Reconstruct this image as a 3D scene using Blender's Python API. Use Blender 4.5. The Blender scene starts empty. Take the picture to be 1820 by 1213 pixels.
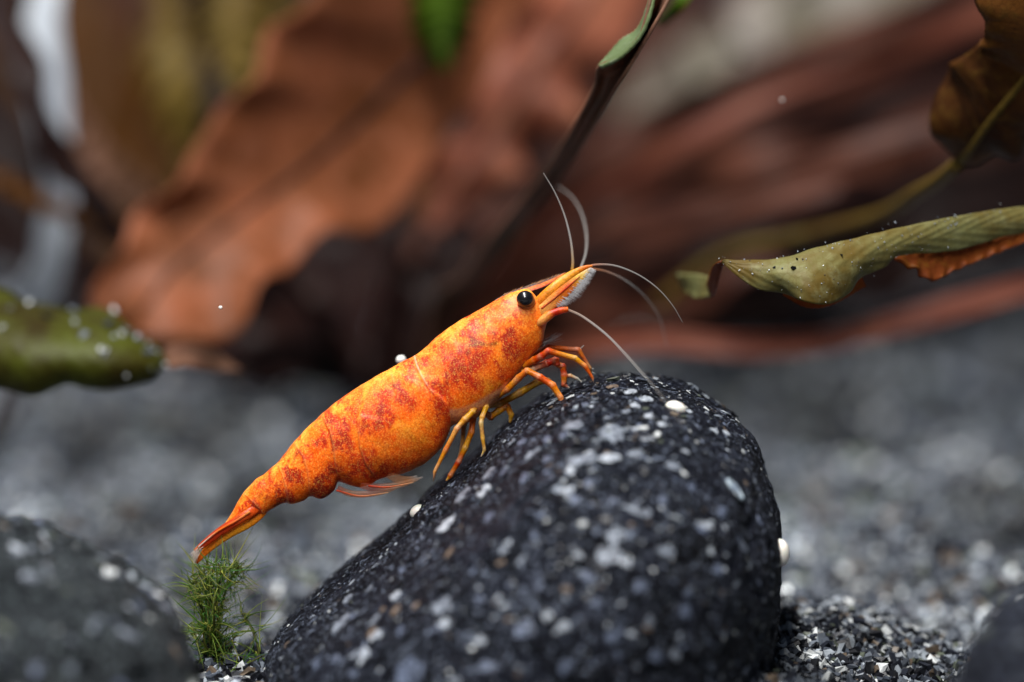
import bpy, math, random
import numpy as np
from mathutils import Vector, Matrix, noise as mnoise

random.seed(7)
rng = np.random.default_rng(7)
scene = bpy.context.scene
col = scene.collection

# ------------------------------------------------------------------ camera
K = 52e-3 / 1820.0          # metres per photo pixel in the plane of focus
D = 0.220                   # camera to plane of focus
PITCH = math.radians(6.0)
fwd = Vector((0, math.cos(PITCH), -math.sin(PITCH)))
upv = Vector((0, math.sin(PITCH), math.cos(PITCH)))
rightv = Vector((1, 0, 0))
CAM = -D * fwd
cam_data = bpy.data.cameras.new('camera')
cam = bpy.data.objects.new('camera', cam_data)
col.objects.link(cam)
cam.location = CAM
cam.rotation_euler = (math.pi / 2 - PITCH, 0, 0)
cam_data.sensor_width = 36.0
cam_data.lens = 36.0 * D / 52e-3
cam_data.clip_start = 0.01
cam_data.clip_end = 20
cam_data.dof.use_dof = True
cam_data.dof.focus_distance = D - 0.0008
cam_data.dof.aperture_fstop = 20.0
scene.camera = cam

# ------------------------------------------------------------------ light
world = bpy.data.worlds.new('World')
scene.world = world
world.use_nodes = True
bg = world.node_tree.nodes['Background']
bg.inputs['Color'].default_value = (0.55, 0.70, 1.0, 1)
bg.inputs['Strength'].default_value = 0.085


def area(name, loc, target, sx, sy, power, color):
    d = bpy.data.lights.new(name, 'AREA')
    d.shape = 'RECTANGLE'
    d.size, d.size_y = sx, sy
    d.energy = power
    d.color = color
    o = bpy.data.objects.new(name, d)
    col.objects.link(o)
    o.location = loc
    o.rotation_euler = (Vector(target) - Vector(loc)).to_track_quat('-Z', 'Y').to_euler()
    return o


# the tank's narrow lamp bar, running from above the stone out over the front glass
area('tank_lamp', (-0.034, -0.138, 0.205), (-0.034, -0.1379, 0.0), 0.018, 0.38, 2.15, (1.0, 0.98, 0.95))

vs = scene.view_settings
vs.view_transform = 'Standard'
vs.look = 'None'
vs.exposure = 0.0
vs.gamma = 1.0
scene.render.engine = 'CYCLES'
cy = scene.cycles
cy.use_denoising = True
try:
    cy.denoiser = 'OPENIMAGEDENOISE'
    cy.denoising_input_passes = 'RGB_ALBEDO_NORMAL'
except Exception:
    pass
cy.max_bounces = 8
cy.transparent_max_bounces = 12
cy.caustics_reflective = False
cy.caustics_refractive = False
cy.sample_clamp_indirect = 4.0
cy.use_adaptive_sampling = False


# ------------------------------------------------------------------ helpers
def P(px, py, dz=0.0):
    """photo pixel + depth behind the plane of focus (mm) -> world point"""
    d = D + dz * 1e-3
    s = K * d / D
    return CAM + rightv * ((px - 910) * s) + upv * (-(py - 606.5) * s) + fwd * d


CAMn, Rn, Un, Fn = (np.array(v) for v in (CAM, rightv, upv, fwd))


def PN(px, py, dz):
    """same, numpy arrays; dz in mm"""
    px, py, dz = np.broadcast_arrays(np.asarray(px, float), np.asarray(py, float), np.asarray(dz, float))
    d = D + dz * 1e-3
    s = K * d / D
    return (CAMn + ((px - 910) * s)[..., None] * Rn - ((py - 606.5) * s)[..., None] * Un + d[..., None] * Fn)


def srgb(r, g, b):
    def f(c):
        c /= 255.0
        return c / 12.92 if c <= 0.04045 else ((c + 0.055) / 1.055) ** 2.4
    return np.array((f(r), f(g), f(b)))


def catmull(pts, n):
    """resample a polyline (m, k) to n points with a Catmull-Rom curve"""
    p = np.asarray(pts, float)
    m = len(p)
    if m == 2:
        t = np.linspace(0, 1, n)[:, None]
        return p[0] * (1 - t) + p[1] * t
    q = np.vstack([2 * p[0] - p[1], p, 2 * p[-1] - p[-2]])
    seg = np.linalg.norm(np.diff(p[:, :2], axis=0), axis=1) + 1e-9
    cum = np.concatenate([[0], np.cumsum(seg)])
    t = np.linspace(0, cum[-1], n)
    i = np.clip(np.searchsorted(cum, t, side='right') - 1, 0, m - 2)
    u = ((t - cum[i]) / seg[i])[:, None]
    a, b, c, d = q[i], q[i + 1], q[i + 2], q[i + 3]
    return 0.5 * (2 * b + (c - a) * u + (2 * a - 5 * b + 4 * c - d) * u ** 2 + (3 * b - a - 3 * c + d) * u ** 3)


def resample_u(pts, n):
    """Catmull-Rom with one equal step per given point (keeps stations paired)"""
    p = np.asarray(pts, float)
    m = len(p)
    q = np.vstack([2 * p[0] - p[1], p, 2 * p[-1] - p[-2]])
    t = np.linspace(0, m - 1, n)
    i = np.clip(t.astype(int), 0, m - 2)
    u = (t - i)[:, None]
    a, b, c, d = q[i], q[i + 1], q[i + 2], q[i + 3]
    return 0.5 * (2 * b + (c - a) * u + (2 * a - 5 * b + 4 * c - d) * u ** 2 + (3 * b - a - 3 * c + d) * u ** 3)


def fbm(points, scale, octaves=3, seed=0.0):
    out = np.empty(len(points))
    for i, p in enumerate(points):
        v, a, f = 0.0, 1.0, scale
        for _ in range(octaves):
            v += a * mnoise.noise((p[0] * f + seed, p[1] * f - seed, p[2] * f + 2 * seed))
            a *= 0.5
            f *= 2.1
        out[i] = v
    return out


def new_mesh(name, verts, faces, colors=None, smooth=True):
    me = bpy.data.meshes.new(name)
    verts = np.asarray(verts, dtype=np.float32)
    faces = np.asarray(faces, dtype=np.int32)
    nv, (nf, k) = len(verts), faces.shape
    me.vertices.add(nv)
    me.vertices.foreach_set('co', verts.ravel())
    me.loops.add(nf * k)
    me.loops.foreach_set('vertex_index', faces.ravel())
    me.polygons.add(nf)
    me.polygons.foreach_set('loop_start', np.arange(0, nf * k, k, dtype=np.int32))
    me.polygons.foreach_set('use_smooth', np.full(nf, smooth, dtype=bool))
    me.update(calc_edges=True)
    me.validate()
    if colors is not None:
        a = me.color_attributes.new('Col', 'FLOAT_COLOR', 'POINT')
        c = np.ones((nv, 4), dtype=np.float32)
        c[:, :colors.shape[1]] = colors
        a.data.foreach_set('color', c.ravel())
    return me


def link(name, me, mat, parent=None, loc=None):
    o = bpy.data.objects.new(name, me)
    col.objects.link(o)
    if mat is not None and me is not None and len(me.materials) == 0:
        me.materials.append(mat)
    if parent is not None:
        o.parent = parent
        o.matrix_parent_inverse = Matrix.Translation(-parent.location)
    return o


def tag(o, label, cat=None, group=None, kind=None):
    o['label'] = label
    if cat:
        o['category'] = cat
    if group:
        o['group'] = group
    if kind:
        o['kind'] = kind
    return o


def thing(name, label, cat, loc, group=None):
    o = bpy.data.objects.new(name, None)
    o.empty_display_size = 0.002
    col.objects.link(o)
    o.location = loc
    return tag(o, label, cat, group)


def grid_faces(nu, nv, close_v=False):
    i = np.arange(nu - 1)[:, None]
    j = np.arange(nv if close_v else nv - 1)[None, :]
    j2 = (j + 1) % nv
    a = i * nv + j
    b = i * nv + j2
    c = (i + 1) * nv + j2
    d = (i + 1) * nv + j
    return np.stack([a, b, c, d], -1).reshape(-1, 4)


def tube(path, radii, nseg=10, colors=None, flat=1.0, ref=None):
    """path (n,3) world, radii (n,) metres -> verts, quad faces, colours; flat squeezes along ref"""
    path = np.asarray(path, float)
    n = len(path)
    tan = np.gradient(path, axis=0)
    tan /= np.linalg.norm(tan, axis=1)[:, None] + 1e-12
    r0 = np.array(ref if ref is not None else Fn, float)
    s = np.cross(tan, r0)
    s /= np.linalg.norm(s, axis=1)[:, None] + 1e-12
    t = np.cross(s, tan)
    ang = np.linspace(0, 2 * np.pi, nseg, endpoint=False)
    v = (path[:, None, :] + radii[:, None, None] * (np.cos(ang)[None, :, None] * s[:, None, :]
         + flat * np.sin(ang)[None, :, None] * t[:, None, :])).reshape(-1, 3)
    f = grid_faces(n, nseg, True)
    # caps
    v = np.vstack([v, path[0], path[-1]])
    j = np.arange(nseg)
    c0 = np.stack([np.full(nseg, n * nseg), (j + 1) % nseg, j, j], -1)
    c1 = np.stack([np.full(nseg, n * nseg + 1), (n - 1) * nseg + j, (n - 1) * nseg + (j + 1) % nseg], -1)
    caps = [tuple(x[:3]) for x in c0] + [tuple(x) for x in c1]
    cc = None
    if colors is not None:
        cc = np.vstack([np.repeat(colors, nseg, axis=0), colors[0], colors[-1]])
    return v, f, caps, cc


def poly_mesh(name, verts, quads, tris, colors=None, smooth=True):
    me = bpy.data.meshes.new(name)
    me.from_pydata([tuple(x) for x in verts], [], [tuple(int(i) for i in q) for q in quads] + [tuple(int(i) for i in t) for t in tris])
    me.polygons.foreach_set('use_smooth', np.full(len(me.polygons), smooth, dtype=bool))
    if colors is not None:
        a = me.color_attributes.new('Col', 'FLOAT_COLOR', 'POINT')
        c = np.ones((len(verts), 4), dtype=np.float32)
        c[:, :colors.shape[1]] = colors
        a.data.foreach_set('color', c.ravel())
    me.update()
    return me


# ------------------------------------------------------------------ materials
def new_mat(name):
    m = bpy.data.materials.new(name)
    m.use_nodes = True
    nt = m.node_tree
    return m, nt, nt.nodes['Principled BSDF'], nt.nodes['Material Output']


def N(nt, t, **kw):
    n = nt.nodes.new(t)
    for k, v in kw.items():
        setattr(n, k, v)
    return n


def mixrgb(nt, a, b, fac, mode='MIX'):
    n = N(nt, 'ShaderNodeMix', data_type='RGBA', blend_type=mode)
    for sock, val in ((n.inputs[0], fac), (n.inputs[6], a), (n.inputs[7], b)):
        if isinstance(val, bpy.types.NodeSocket):
            nt.links.new(val, sock)
        elif isinstance(val, (int, float)):
            sock.default_value = val
        else:
            sock.default_value = (*val[:3], 1)
    return n.outputs[2]


def ramp(nt, src, stops):
    n = N(nt, 'ShaderNodeValToRGB')
    e = n.color_ramp.elements
    while len(e) < len(stops):
        e.new(0.5)
    for el, (p, c) in zip(e, stops):
        el.position = p
        el.color = (*c[:3], 1) if not isinstance(c, (int, float)) else (c, c, c, 1)
    nt.links.new(src, n.inputs[0])
    return n.outputs[0]


def noise_tex(nt, scale, detail=3, rough=0.55, coord='Object', dist=0.0):
    tc = N(nt, 'ShaderNodeTexCoord')
    n = N(nt, 'ShaderNodeTexNoise')
    n.inputs['Scale'].default_value = scale
    n.inputs['Detail'].default_value = detail
    n.inputs['Roughness'].default_value = rough
    n.inputs['Distortion'].default_value = dist
    nt.links.new(tc.outputs[coord], n.inputs['Vector'])
    return n.outputs['Fac']


def bump(nt, bsdf, height, strength, distance):
    b = N(nt, 'ShaderNodeBump')
    b.inputs['Strength'].default_value = strength
    b.inputs['Distance'].default_value = distance
    nt.links.new(height, b.inputs['Height'])
    nt.links.new(b.outputs['Normal'], bsdf.inputs['Normal'])


def attr_col(nt):
    a = N(nt, 'ShaderNodeAttribute', attribute_name='Col')
    return a.outputs['Color']


def make_leaf_mat(name, base, second, vein, rough=0.45, transl=0.25, scale=140):
    m, nt, bs, out = new_mat(name)
    n1 = noise_tex(nt, scale, 4, 0.6)
    n2 = noise_tex(nt, scale * 6, 3, 0.6)
    c = mixrgb(nt, base, second, ramp(nt, n1, [(0.35, 0.0), (0.65, 1.0)]))
    c = mixrgb(nt, c, vein, ramp(nt, n2, [(0.5, 0.0), (0.75, 0.6)]))
    tcv = N(nt, 'ShaderNodeTexCoord')
    vor = N(nt, 'ShaderNodeTexVoronoi', feature='DISTANCE_TO_EDGE')
    vor.inputs['Scale'].default_value = 2400
    nt.links.new(tcv.outputs['Object'], vor.inputs['Vector'])
    c = mixrgb(nt, c, second, ramp(nt, vor.outputs['Distance'], [(0.0, 0.35), (0.08, 0.0)]))
    nt.links.new(c, bs.inputs['Base Color'])
    bs.inputs['Roughness'].default_value = rough
    bs.inputs['Specular IOR Level'].default_value = 0.12
    bump(nt, bs, n2, 0.25, 0.0003)
    tr = N(nt, 'ShaderNodeBsdfTranslucent')
    nt.links.new(c, tr.inputs['Color'])
    mx = N(nt, 'ShaderNodeMixShader')
    mx.inputs[0].default_value = transl
    nt.links.new(bs.outputs[0], mx.inputs[1])
    nt.links.new(tr.outputs[0], mx.inputs[2])
    nt.links.new(mx.outputs[0], out.inputs['Surface'])
    return m


LM = {
    'amber': make_leaf_mat('leaf_amber_brown', srgb(150, 88, 60), srgb(96, 54, 28), srgb(166, 108, 82), scale=160),
    'russet': make_leaf_mat('leaf_russet', srgb(168, 102, 78), srgb(112, 60, 44), srgb(180, 122, 90), scale=90),
    'maroon': make_leaf_mat('leaf_maroon', srgb(98, 58, 45), srgb(52, 29, 25), srgb(112, 70, 50), scale=90),
    'streak': make_leaf_mat('leaf_streak_brown', srgb(120, 66, 50), srgb(76, 40, 32), srgb(130, 80, 58), scale=90),
    'dark': make_leaf_mat('leaf_dark_red_and_shade', srgb(44, 25, 23), srgb(26, 18, 18), srgb(66, 40, 30), scale=60),
    'olive': make_leaf_mat('leaf_olive', srgb(112, 92, 40), srgb(80, 58, 22), srgb(120, 108, 62), scale=60),
    'green': make_leaf_mat('leaf_green', srgb(78, 106, 20), srgb(46, 66, 12), srgb(96, 112, 40)),
    'pale': make_leaf_mat('leaf_pale_reflection', srgb(198, 188, 182), srgb(104, 98, 72), srgb(196, 188, 190), rough=0.4, scale=120),  # blurred white-grey reflections, put into the leaf colour
    'reflection_streak': make_leaf_mat('leaf_reflection_streak', srgb(214, 220, 226), srgb(150, 158, 170), srgb(222, 226, 230), rough=0.4, scale=50),  # reflected light of the streak painted as a near-white blade
    'wavy': make_leaf_mat('leaf_grey_green', srgb(136, 140, 92), srgb(104, 86, 40), srgb(150, 150, 108), rough=0.45, transl=0.35, scale=200),
    'rust': make_leaf_mat('leaf_rust_underside', srgb(150, 78, 34), srgb(112, 54, 24), srgb(150, 104, 34), transl=0.4, scale=300),
    'moss_leaf': make_leaf_mat('leaf_moss_green', srgb(72, 78, 20), srgb(46, 36, 12), srgb(84, 88, 32), scale=320),
    'brownfold': make_leaf_mat('leaf_bronze', srgb(104, 64, 26), srgb(56, 32, 16), srgb(104, 76, 30), transl=0.3, scale=220),
    'edge': make_leaf_mat('leaf_edge_brown', srgb(128, 90, 74), srgb(92, 68, 52), srgb(140, 104, 84), transl=0.2),
    'fold_green': make_leaf_mat('leaf_fold_green', srgb(112, 128, 92), srgb(78, 92, 52), srgb(140, 150, 130)),
}


def make_attr_mat(name, rough=0.5, spec=0.5, sss=0.0, transl=0.0, coat=0.0, noise_amt=0.0, nscale=4000, alpha=1.0):
    m, nt, bs, out = new_mat(name)
    c = attr_col(nt)
    if noise_amt:
        f = noise_tex(nt, nscale, 3, 0.6)
        c = mixrgb(nt, c, ramp(nt, f, [(0.3, 1 - noise_amt), (0.7, 1 + 0.0)]), 1.0, 'MULTIPLY')
        bump(nt, bs, f, 0.35, 0.00008)
    nt.links.new(c, bs.inputs['Base Color'])
    bs.inputs['Roughness'].default_value = rough
    bs.inputs['Specular IOR Level'].default_value = spec
    if sss:
        bs.inputs['Subsurface Weight'].default_value = sss
        bs.inputs['Subsurface Radius'].default_value = (1.0, 0.45, 0.2)
        bs.inputs['Subsurface Scale'].default_value = 0.0008
    bs.inputs['Coat Weight'].default_value = coat
    sh = bs.outputs[0]
    if transl:
        tr = N(nt, 'ShaderNodeBsdfTranslucent')
        nt.links.new(c, tr.inputs['Color'])
        mx = N(nt, 'ShaderNodeMixShader')
        mx.inputs[0].default_value = transl
        nt.links.new(sh, mx.inputs[1])
        nt.links.new(tr.outputs[0], mx.inputs[2])
        sh = mx.outputs[0]
    if alpha < 1.0:
        tp = N(nt, 'ShaderNodeBsdfTransparent')
        mx = N(nt, 'ShaderNodeMixShader')
        mx.inputs[0].default_value = alpha
        nt.links.new(tp.outputs[0], mx.inputs[1])
        nt.links.new(sh, mx.inputs[2])
        sh = mx.outputs[0]
    nt.links.new(sh, out.inputs['Surface'])
    return m


M_grain = make_attr_mat('mineral_grain', rough=0.35, spec=0.2, noise_amt=0.45, nscale=2500)
M_leg = make_attr_mat('shrimp_leg_shell', rough=0.3, spec=0.25, sss=0.25, transl=0.2, noise_amt=0.5, nscale=9000)
M_clear = make_attr_mat('shrimp_clear_shell', rough=0.25, spec=0.5, transl=0.5, alpha=0.22)
M_hair = make_attr_mat('shrimp_bristle', rough=0.4, spec=0.4, transl=0.3, alpha=0.75)
M_feeler = make_attr_mat('shrimp_feeler', rough=0.35, spec=0.3, transl=0.3, alpha=0.42)
M_moss = make_attr_mat('moss_leaf', rough=0.5, spec=0.3, transl=0.35)


# ------------------------------------------------------------------ sand bed
def sand_z(x, y):
    z = -0.0172 + 0.0011 * np.sin(x * 130 + 1.0) * np.cos(y * 70) + 0.0008 * np.sin(x * 310 + y * 190)
    z = z + 0.00265 * np.exp(-(((x - 0.0150) / 0.0062) ** 2 + ((y - 0.003) / 0.009) ** 2))
    z = z + 0.0014 * np.exp(-(((x + 0.016) / 0.006) ** 2 + ((y - 0.002) / 0.008) ** 2))
    z = z + 0.0016 * np.exp(-(((x - 0.042) / 0.02) ** 2 + ((y - 0.07) / 0.03) ** 2))
    z = z + 0.10 * np.clip(y - 0.14, 0, None) ** 1.3
    return z


def build_sand():
    xs = np.linspace(-0.35, 0.35, 281)
    ys = np.linspace(-0.12, 0.50, 249)
    X, Y = np.meshgrid(xs, ys, indexing='ij')
    Z = sand_z(X, Y)
    v = np.stack([X, Y, Z], -1).reshape(-1, 3)
    m, nt, bs, out = new_mat('sand_bed')
    tc = N(nt, 'ShaderNodeTexCoord')
    vo = N(nt, 'ShaderNodeTexVoronoi')
    vo.inputs['Scale'].default_value = 1500
    nt.links.new(tc.outputs['Object'], vo.inputs['Vector'])
    sep = N(nt, 'ShaderNodeSeparateColor')
    nt.links.new(vo.outputs['Color'], sep.inputs[0])
    c = ramp(nt, sep.outputs[0], [(0.0, srgb(24, 25, 30)), (0.45, srgb(58, 62, 70)), (0.75, srgb(92, 96, 102)), (0.95, srgb(150, 152, 150))])
    nt.links.new(c, bs.inputs['Base Color'])
    bs.inputs['Roughness'].default_value = 0.8
    bump(nt, bs, vo.outputs['Distance'], 0.6, 0.0004)
    o = link('sand_bed', new_mesh('sand_bed', v, grid_faces(281, 249)[:, ::-1]), m)
    o['kind'] = 'structure'
    o['label'] = 'grey speckled gravel sand covering the tank floor'
    return o


sand = build_sand()

# grain templates: jittered boxes / octahedra
BOXV = np.array([[x, y, z] for x in (-1, 1) for y in (-1, 1) for z in (-1, 1)], float) * 0.62
BOXF = np.array([[0, 1, 3, 2], [4, 6, 7, 5], [0, 4, 5, 1], [2, 3, 7, 6], [0, 2, 6, 4], [1, 5, 7, 3]])


def rand_rot(n, flat_bias=0.0):
    q = rng.normal(size=(n, 4))
    q[:, 0] += flat_bias * 3
    q /= np.linalg.norm(q, axis=1)[:, None]
    w, x, y, z = q.T
    return np.stack([np.stack([1 - 2 * (y * y + z * z), 2 * (x * y - z * w), 2 * (x * z + y * w)], -1),
                     np.stack([2 * (x * y + z * w), 1 - 2 * (x * x + z * z), 2 * (y * z - x * w)], -1),
                     np.stack([2 * (x * z - y * w), 2 * (y * z + x * w), 1 - 2 * (x * x + y * y)], -1)], 1)


def grains(centers, sizes, colors, aniso=(1, 0.8, 0.55), frames=None, jit=0.28):
    n = len(centers)
    t = BOXV[None] + rng.normal(scale=jit, size=(n, 8, 3))
    an = np.array(aniso)[None] * rng.uniform(0.7, 1.3, size=(n, 3))
    t = t * an[:, None, :] * sizes[:, None, None]
    R = rand_rot(n) if frames is None else frames
    v = np.einsum('nij,nkj->nki', R, t) + centers[:, None, :]
    f = (BOXF[None] + (np.arange(n) * 8)[:, None, None]).reshape(-1, 4)
    c = np.repeat(colors, 8, axis=0)
    return v.reshape(-1, 3), f, c


SAND_PAL = np.array([srgb(24, 25, 30), srgb(44, 47, 56), srgb(72, 77, 86), srgb(108, 114, 122),
                     srgb(152, 158, 164), srgb(206, 208, 206), srgb(104, 90, 76), srgb(92, 98, 84)]) * np.array([0.98, 1.0, 1.03])


def pick_colors(n, probs, bias=None):
    idx = rng.choice(len(SAND_PAL), size=n, p=np.array(probs) / sum(probs))
    return SAND_PAL[idx] * rng.uniform(0.8, 1.15, size=(n, 1))


def build_grains():
    vs_, fs_, cs_ = [], [], []
    off = 0

    def add(n, xr, yr, smin, smax, probs, lift=0.3):
        nonlocal off
        x = rng.uniform(*xr, size=n)
        y = rng.uniform(*yr, size=n)
        s = rng.uniform(smin, smax, size=n)
        z = sand_z(x, y) + s * lift * rng.uniform(-0.5, 1.2, size=n)
        patch = np.sin(x * 420 + 2 * np.sin(y * 260)) * np.cos(y * 330 + x * 150)
        c = pick_colors(n, probs) * (1.0 + 0.4 * patch + 0.6 * np.sin(x * 170 + 1.3 * np.sin(y * 95)) * np.sin(y * 120 + 1.0 + 2 * np.sin(x * 60)) * (y > 0.015))[:, None] * np.where(y > 0.015, 1.6, 1.0)[:, None]
        v, f, cc = grains(np.stack([x, y, z], -1), s, c, (1, 0.8, 0.42), None, 0.19)
        vs_.append(v); fs_.append(f + off); cs_.append(cc)
        off += len(v)

    near = (30, 22, 14, 12, 10, 7, 3, 4)
    add(16000, (-0.033, 0.036), (-0.030, 0.022), 0.00020, 0.00052, near)
    add(3000, (0.008, 0.026), (-0.006, 0.012), 0.00012, 0.00038, near)
    add(420, (0.009, 0.026), (-0.005, 0.010), 0.00028, 0.00042, (8, 8, 14, 18, 16, 8, 2, 4), 0.6)
    add(36000, (-0.050, 0.055), (0.020, 0.10), 0.00022, 0.00058, (16, 22, 22, 18, 10, 4, 4, 7))
    add(24000, (-0.075, 0.080), (0.10, 0.24), 0.0004, 0.0009, (26, 24, 18, 12, 8, 5, 4, 6))
    # paler coarse pebbles that show as soft discs
    add(380, (-0.045, 0.050), (0.03, 0.12), 0.0005, 0.0010, (2, 6, 16, 20, 9, 2, 7, 10), 0.5)
    add(300, (-0.045, 0.050), (0.03, 0.12), 0.0005, 0.0010, (20, 14, 3, 0, 0, 0, 0, 0), 0.5)
    me = new_mesh('sand_grains', np.vstack(vs_), np.vstack(fs_), np.vstack(cs_), smooth=False)
    o = link('sand_grains', me, M_grain)
    o['kind'] = 'stuff'
    o['label'] = 'loose black, grey and white sand grains on the tank floor'
    o['category'] = 'sand'


build_grains()


# ------------------------------------------------------------------ stones
def make_rock_mat(name, dark, light, amount, tint):
    m, nt, bs, out = new_mat(name)
    f1 = noise_tex(nt, 1300, 6, 0.7, dist=0.6)
    f2 = noise_tex(nt, 3600, 5, 0.75)
    f3 = noise_tex(nt, 420, 4, 0.6)
    f4 = noise_tex(nt, 7000, 3, 0.7)
    base = mixrgb(nt, dark, tint, ramp(nt, f3, [(0.40, 0.0), (0.62, 1.0)]))
    base = mixrgb(nt, base, (0.004, 0.004, 0.005), ramp(nt, f2, [(0.36, 1.0), (0.46, 0.0)]))
    c = mixrgb(nt, base, light, ramp(nt, f1, [(amount, 0.0), (amount + 0.07, 0.6)]))
    c = mixrgb(nt, c, light, ramp(nt, f2, [(amount - 0.01, 0.0), (amount + 0.06, 0.75)]))
    c = mixrgb(nt, c, light, ramp(nt, f4, [(amount + 0.03, 0.0), (amount + 0.09, 0.7)]))
    nt.links.new(c, bs.inputs['Base Color'])
    bs.inputs['Roughness'].default_value = 0.5
    bs.inputs['Specular IOR Level'].default_value = 0.07
    bump(nt, bs, f2, 1.0, 0.0006)
    return m


M_rock = make_rock_mat('dark_stone', srgb(13, 14, 20), srgb(156, 168, 192), 0.59, srgb(28, 30, 41))
M_rock2 = make_rock_mat('grey_stone', srgb(30, 33, 37), srgb(150, 164, 168), 0.58, srgb(54, 58, 62))


def inflate_rock(name, outline, center, depth_front, depth_back, dz0, mat, label, nth=420, nph=220, amp=0.00022, ex=2.3, seed=1.0):
    """outline: closed px polygon, star-shaped about center; inflated along the depth axis"""
    o = np.asarray(outline, float)
    c = np.asarray(center, float)
    ang = np.arctan2(o[:, 1] - c[1], o[:, 0] - c[0])
    r = np.hypot(o[:, 0] - c[0], o[:, 1] - c[1])
    idx = np.argsort(ang)
    ang, r = ang[idx], r[idx]
    th = np.linspace(-np.pi, np.pi, nth, endpoint=False)
    rr = np.interp(th, np.concatenate([ang - 2 * np.pi, ang, ang + 2 * np.pi]), np.tile(r, 3))
    kern = np.array([1, 2, 3, 2, 1]) / 9.0
    rr = np.convolve(np.concatenate([rr[-2:], rr, rr[:2]]), kern, 'valid')
    ph = np.linspace(0, np.pi, nph)
    sp = np.abs(np.sin(ph)) ** (2 / ex)
    cp = np.sign(np.cos(ph)) * np.abs(np.cos(ph)) ** (2 / ex)
    px = c[0] + rr[None, :] * np.cos(th)[None, :] * sp[:, None]
    py = c[1] + rr[None, :] * np.sin(th)[None, :] * sp[:, None]
    dep = np.where(cp > 0, -depth_front, -depth_back)[:, None] * cp[:, None] + 0 * px
    # keep the world size: project with the depth of the rim plane
    base = PN(px, py, dz0)
    v = base + (dep * 1e-3)[..., None] * np.array([0, 1, 0])
    v = v.reshape(-1, 3)
    cen = np.array(P(c[0], c[1], dz0))
    nrm = v - cen
    nrm /= np.linalg.norm(nrm, axis=1)[:, None] + 1e-12
    d = fbm(v, 260, 2, seed) * amp * 1.8 + fbm(v, 1300, 3, seed + 3) * amp
    pit = np.clip(fbm(v, 700, 2, seed + 7) - 0.30, 0, 1)
    v = v + nrm * (d - pit * amp * 3.2)[:, None]
    me = new_mesh(name, v, grid_faces(nph, nth, True)[:, ::-1])
    ob = link(name, me, mat)
    return ob, v.reshape(nph, nth, 3)


rock_outline = [(470, 1185), (484, 1141), (508, 1107), (552, 1069), (603, 1028), (627, 1008), (678, 967), (723, 926), (747, 901),
                (794, 857), (840, 819), (872, 791), (913, 747), (974, 711), (1018, 688), (1063, 675), (1111, 673), (1175, 682),
                (1222, 691), (1267, 717), (1312, 749), (1340, 781), (1359, 831), (1378, 895), (1386, 952), (1386, 975), (1381, 1072),
                (1374, 1117), (1350, 1213), (1310, 1300), (1150, 1345), (900, 1350), (650, 1330), (520, 1280), (476, 1230)]
rock, rock_grid = inflate_rock('boulder', rock_outline, (960, 1080), 19, 17, 1.0, M_rock, '', nth=640, nph=330, amp=0.00013)
tag(rock, 'rounded black stone speckled with white grains that the shrimp climbs on', 'stone')

left_outline = [(-420, 1120), (-300, 1010), (-160, 950), (0, 936), (80, 952), (160, 985), (230, 1025), (285, 1078), (325, 1140),
                (352, 1215), (350, 1330), (200, 1420), (-150, 1430), (-380, 1350)]
lrock, lgrid = inflate_rock('cobble', left_outline, (-40, 1240), 12, 12, -17, M_rock2, '', nth=240, nph=120, seed=4.0)
tag(lrock, 'smooth grey blurred cobble beside the moss tuft', 'stone')

right_outline = [(1690, 1300), (1715, 1205), (1750, 1140), (1800, 1085), (1880, 1040), (2000, 1030), (2120, 1100), (2160, 1250), (2100, 1400), (1900, 1440), (1740, 1400)]
rrock, rgrid = inflate_rock('cobble', right_outline, (1920, 1260), 10, 10, -30, M_rock, '', nth=200, nph=100, seed=9.0)
tag(rrock, 'dark bluish cobble beyond the small sand mound from the boulder', 'stone')


def surface_samples(gridv, n, ymax=None, front_only=True, weight_top=0.0):
    nph, nth, _ = gridv.shape
    i = rng.integers(2, nph - 3, size=n * 8)
    j = rng.integers(0, nth, size=n * 8)
    j2 = (j + 1) % nth
    a, b, c = gridv[i, j], gridv[i + 1, j], gridv[i, j2]
    nr = np.cross(b - a, c - a)
    ar = np.linalg.norm(nr, axis=1)
    nr = nr / (ar[:, None] + 1e-20)
    cen = gridv.reshape(-1, 3).mean(0)
    sgn = np.sign(np.einsum('ij,ij->i', nr, a - cen))
    nr = nr * sgn[:, None]
    toward = np.einsum('ij,ij->i', nr, CAMn[None] - a) / np.linalg.norm(CAMn[None] - a, axis=1)
    w = ar.copy()
    if front_only:
        w[toward < -0.25] = 0
    w *= 1 + weight_top * np.clip(nr[:, 2], 0, 1) ** 2
    w /= w.sum()
    k = rng.choice(len(a), size=n, p=w, replace=False)
    return a[k], nr[k]


def frames_from_normals(nr):
    n = len(nr)
    t = rng.normal(size=(n, 3)) + np.array([1.2, 0, 0])
    t -= np.einsum('ij,ij->i', t, nr)[:, None] * nr
    t /= np.linalg.norm(t, axis=1)[:, None]
    b = np.cross(nr, t)
    return np.stack([t, b, nr], -1)


def flake_mesh(k):
    r = random.Random(100 + k)
    n = r.choice((9, 11, 12, 13))
    ring = []
    for i in range(n):
        a = 2 * math.pi * i / n + r.uniform(-0.2, 0.2)
        q = r.uniform(0.5, 1.12)
        ring.append((q * math.cos(a), q * math.sin(a)))
    v = [(x, y, -0.6) for x, y in ring] + [(x * 0.92, y * 0.92, 0.05 + r.uniform(-0.25, 0.2)) for x, y in ring] + [(0.1, 0.0, 0.25)]
    quads = [(i, (i + 1) % n, n + (i + 1) % n, n + i) for i in range(n)]
    tris = [(n + i, n + (i + 1) % n, 2 * n) for i in range(n)]
    me = poly_mesh('mineral_flake', np.array(v), quads, tris, smooth=False)
    return me


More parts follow.
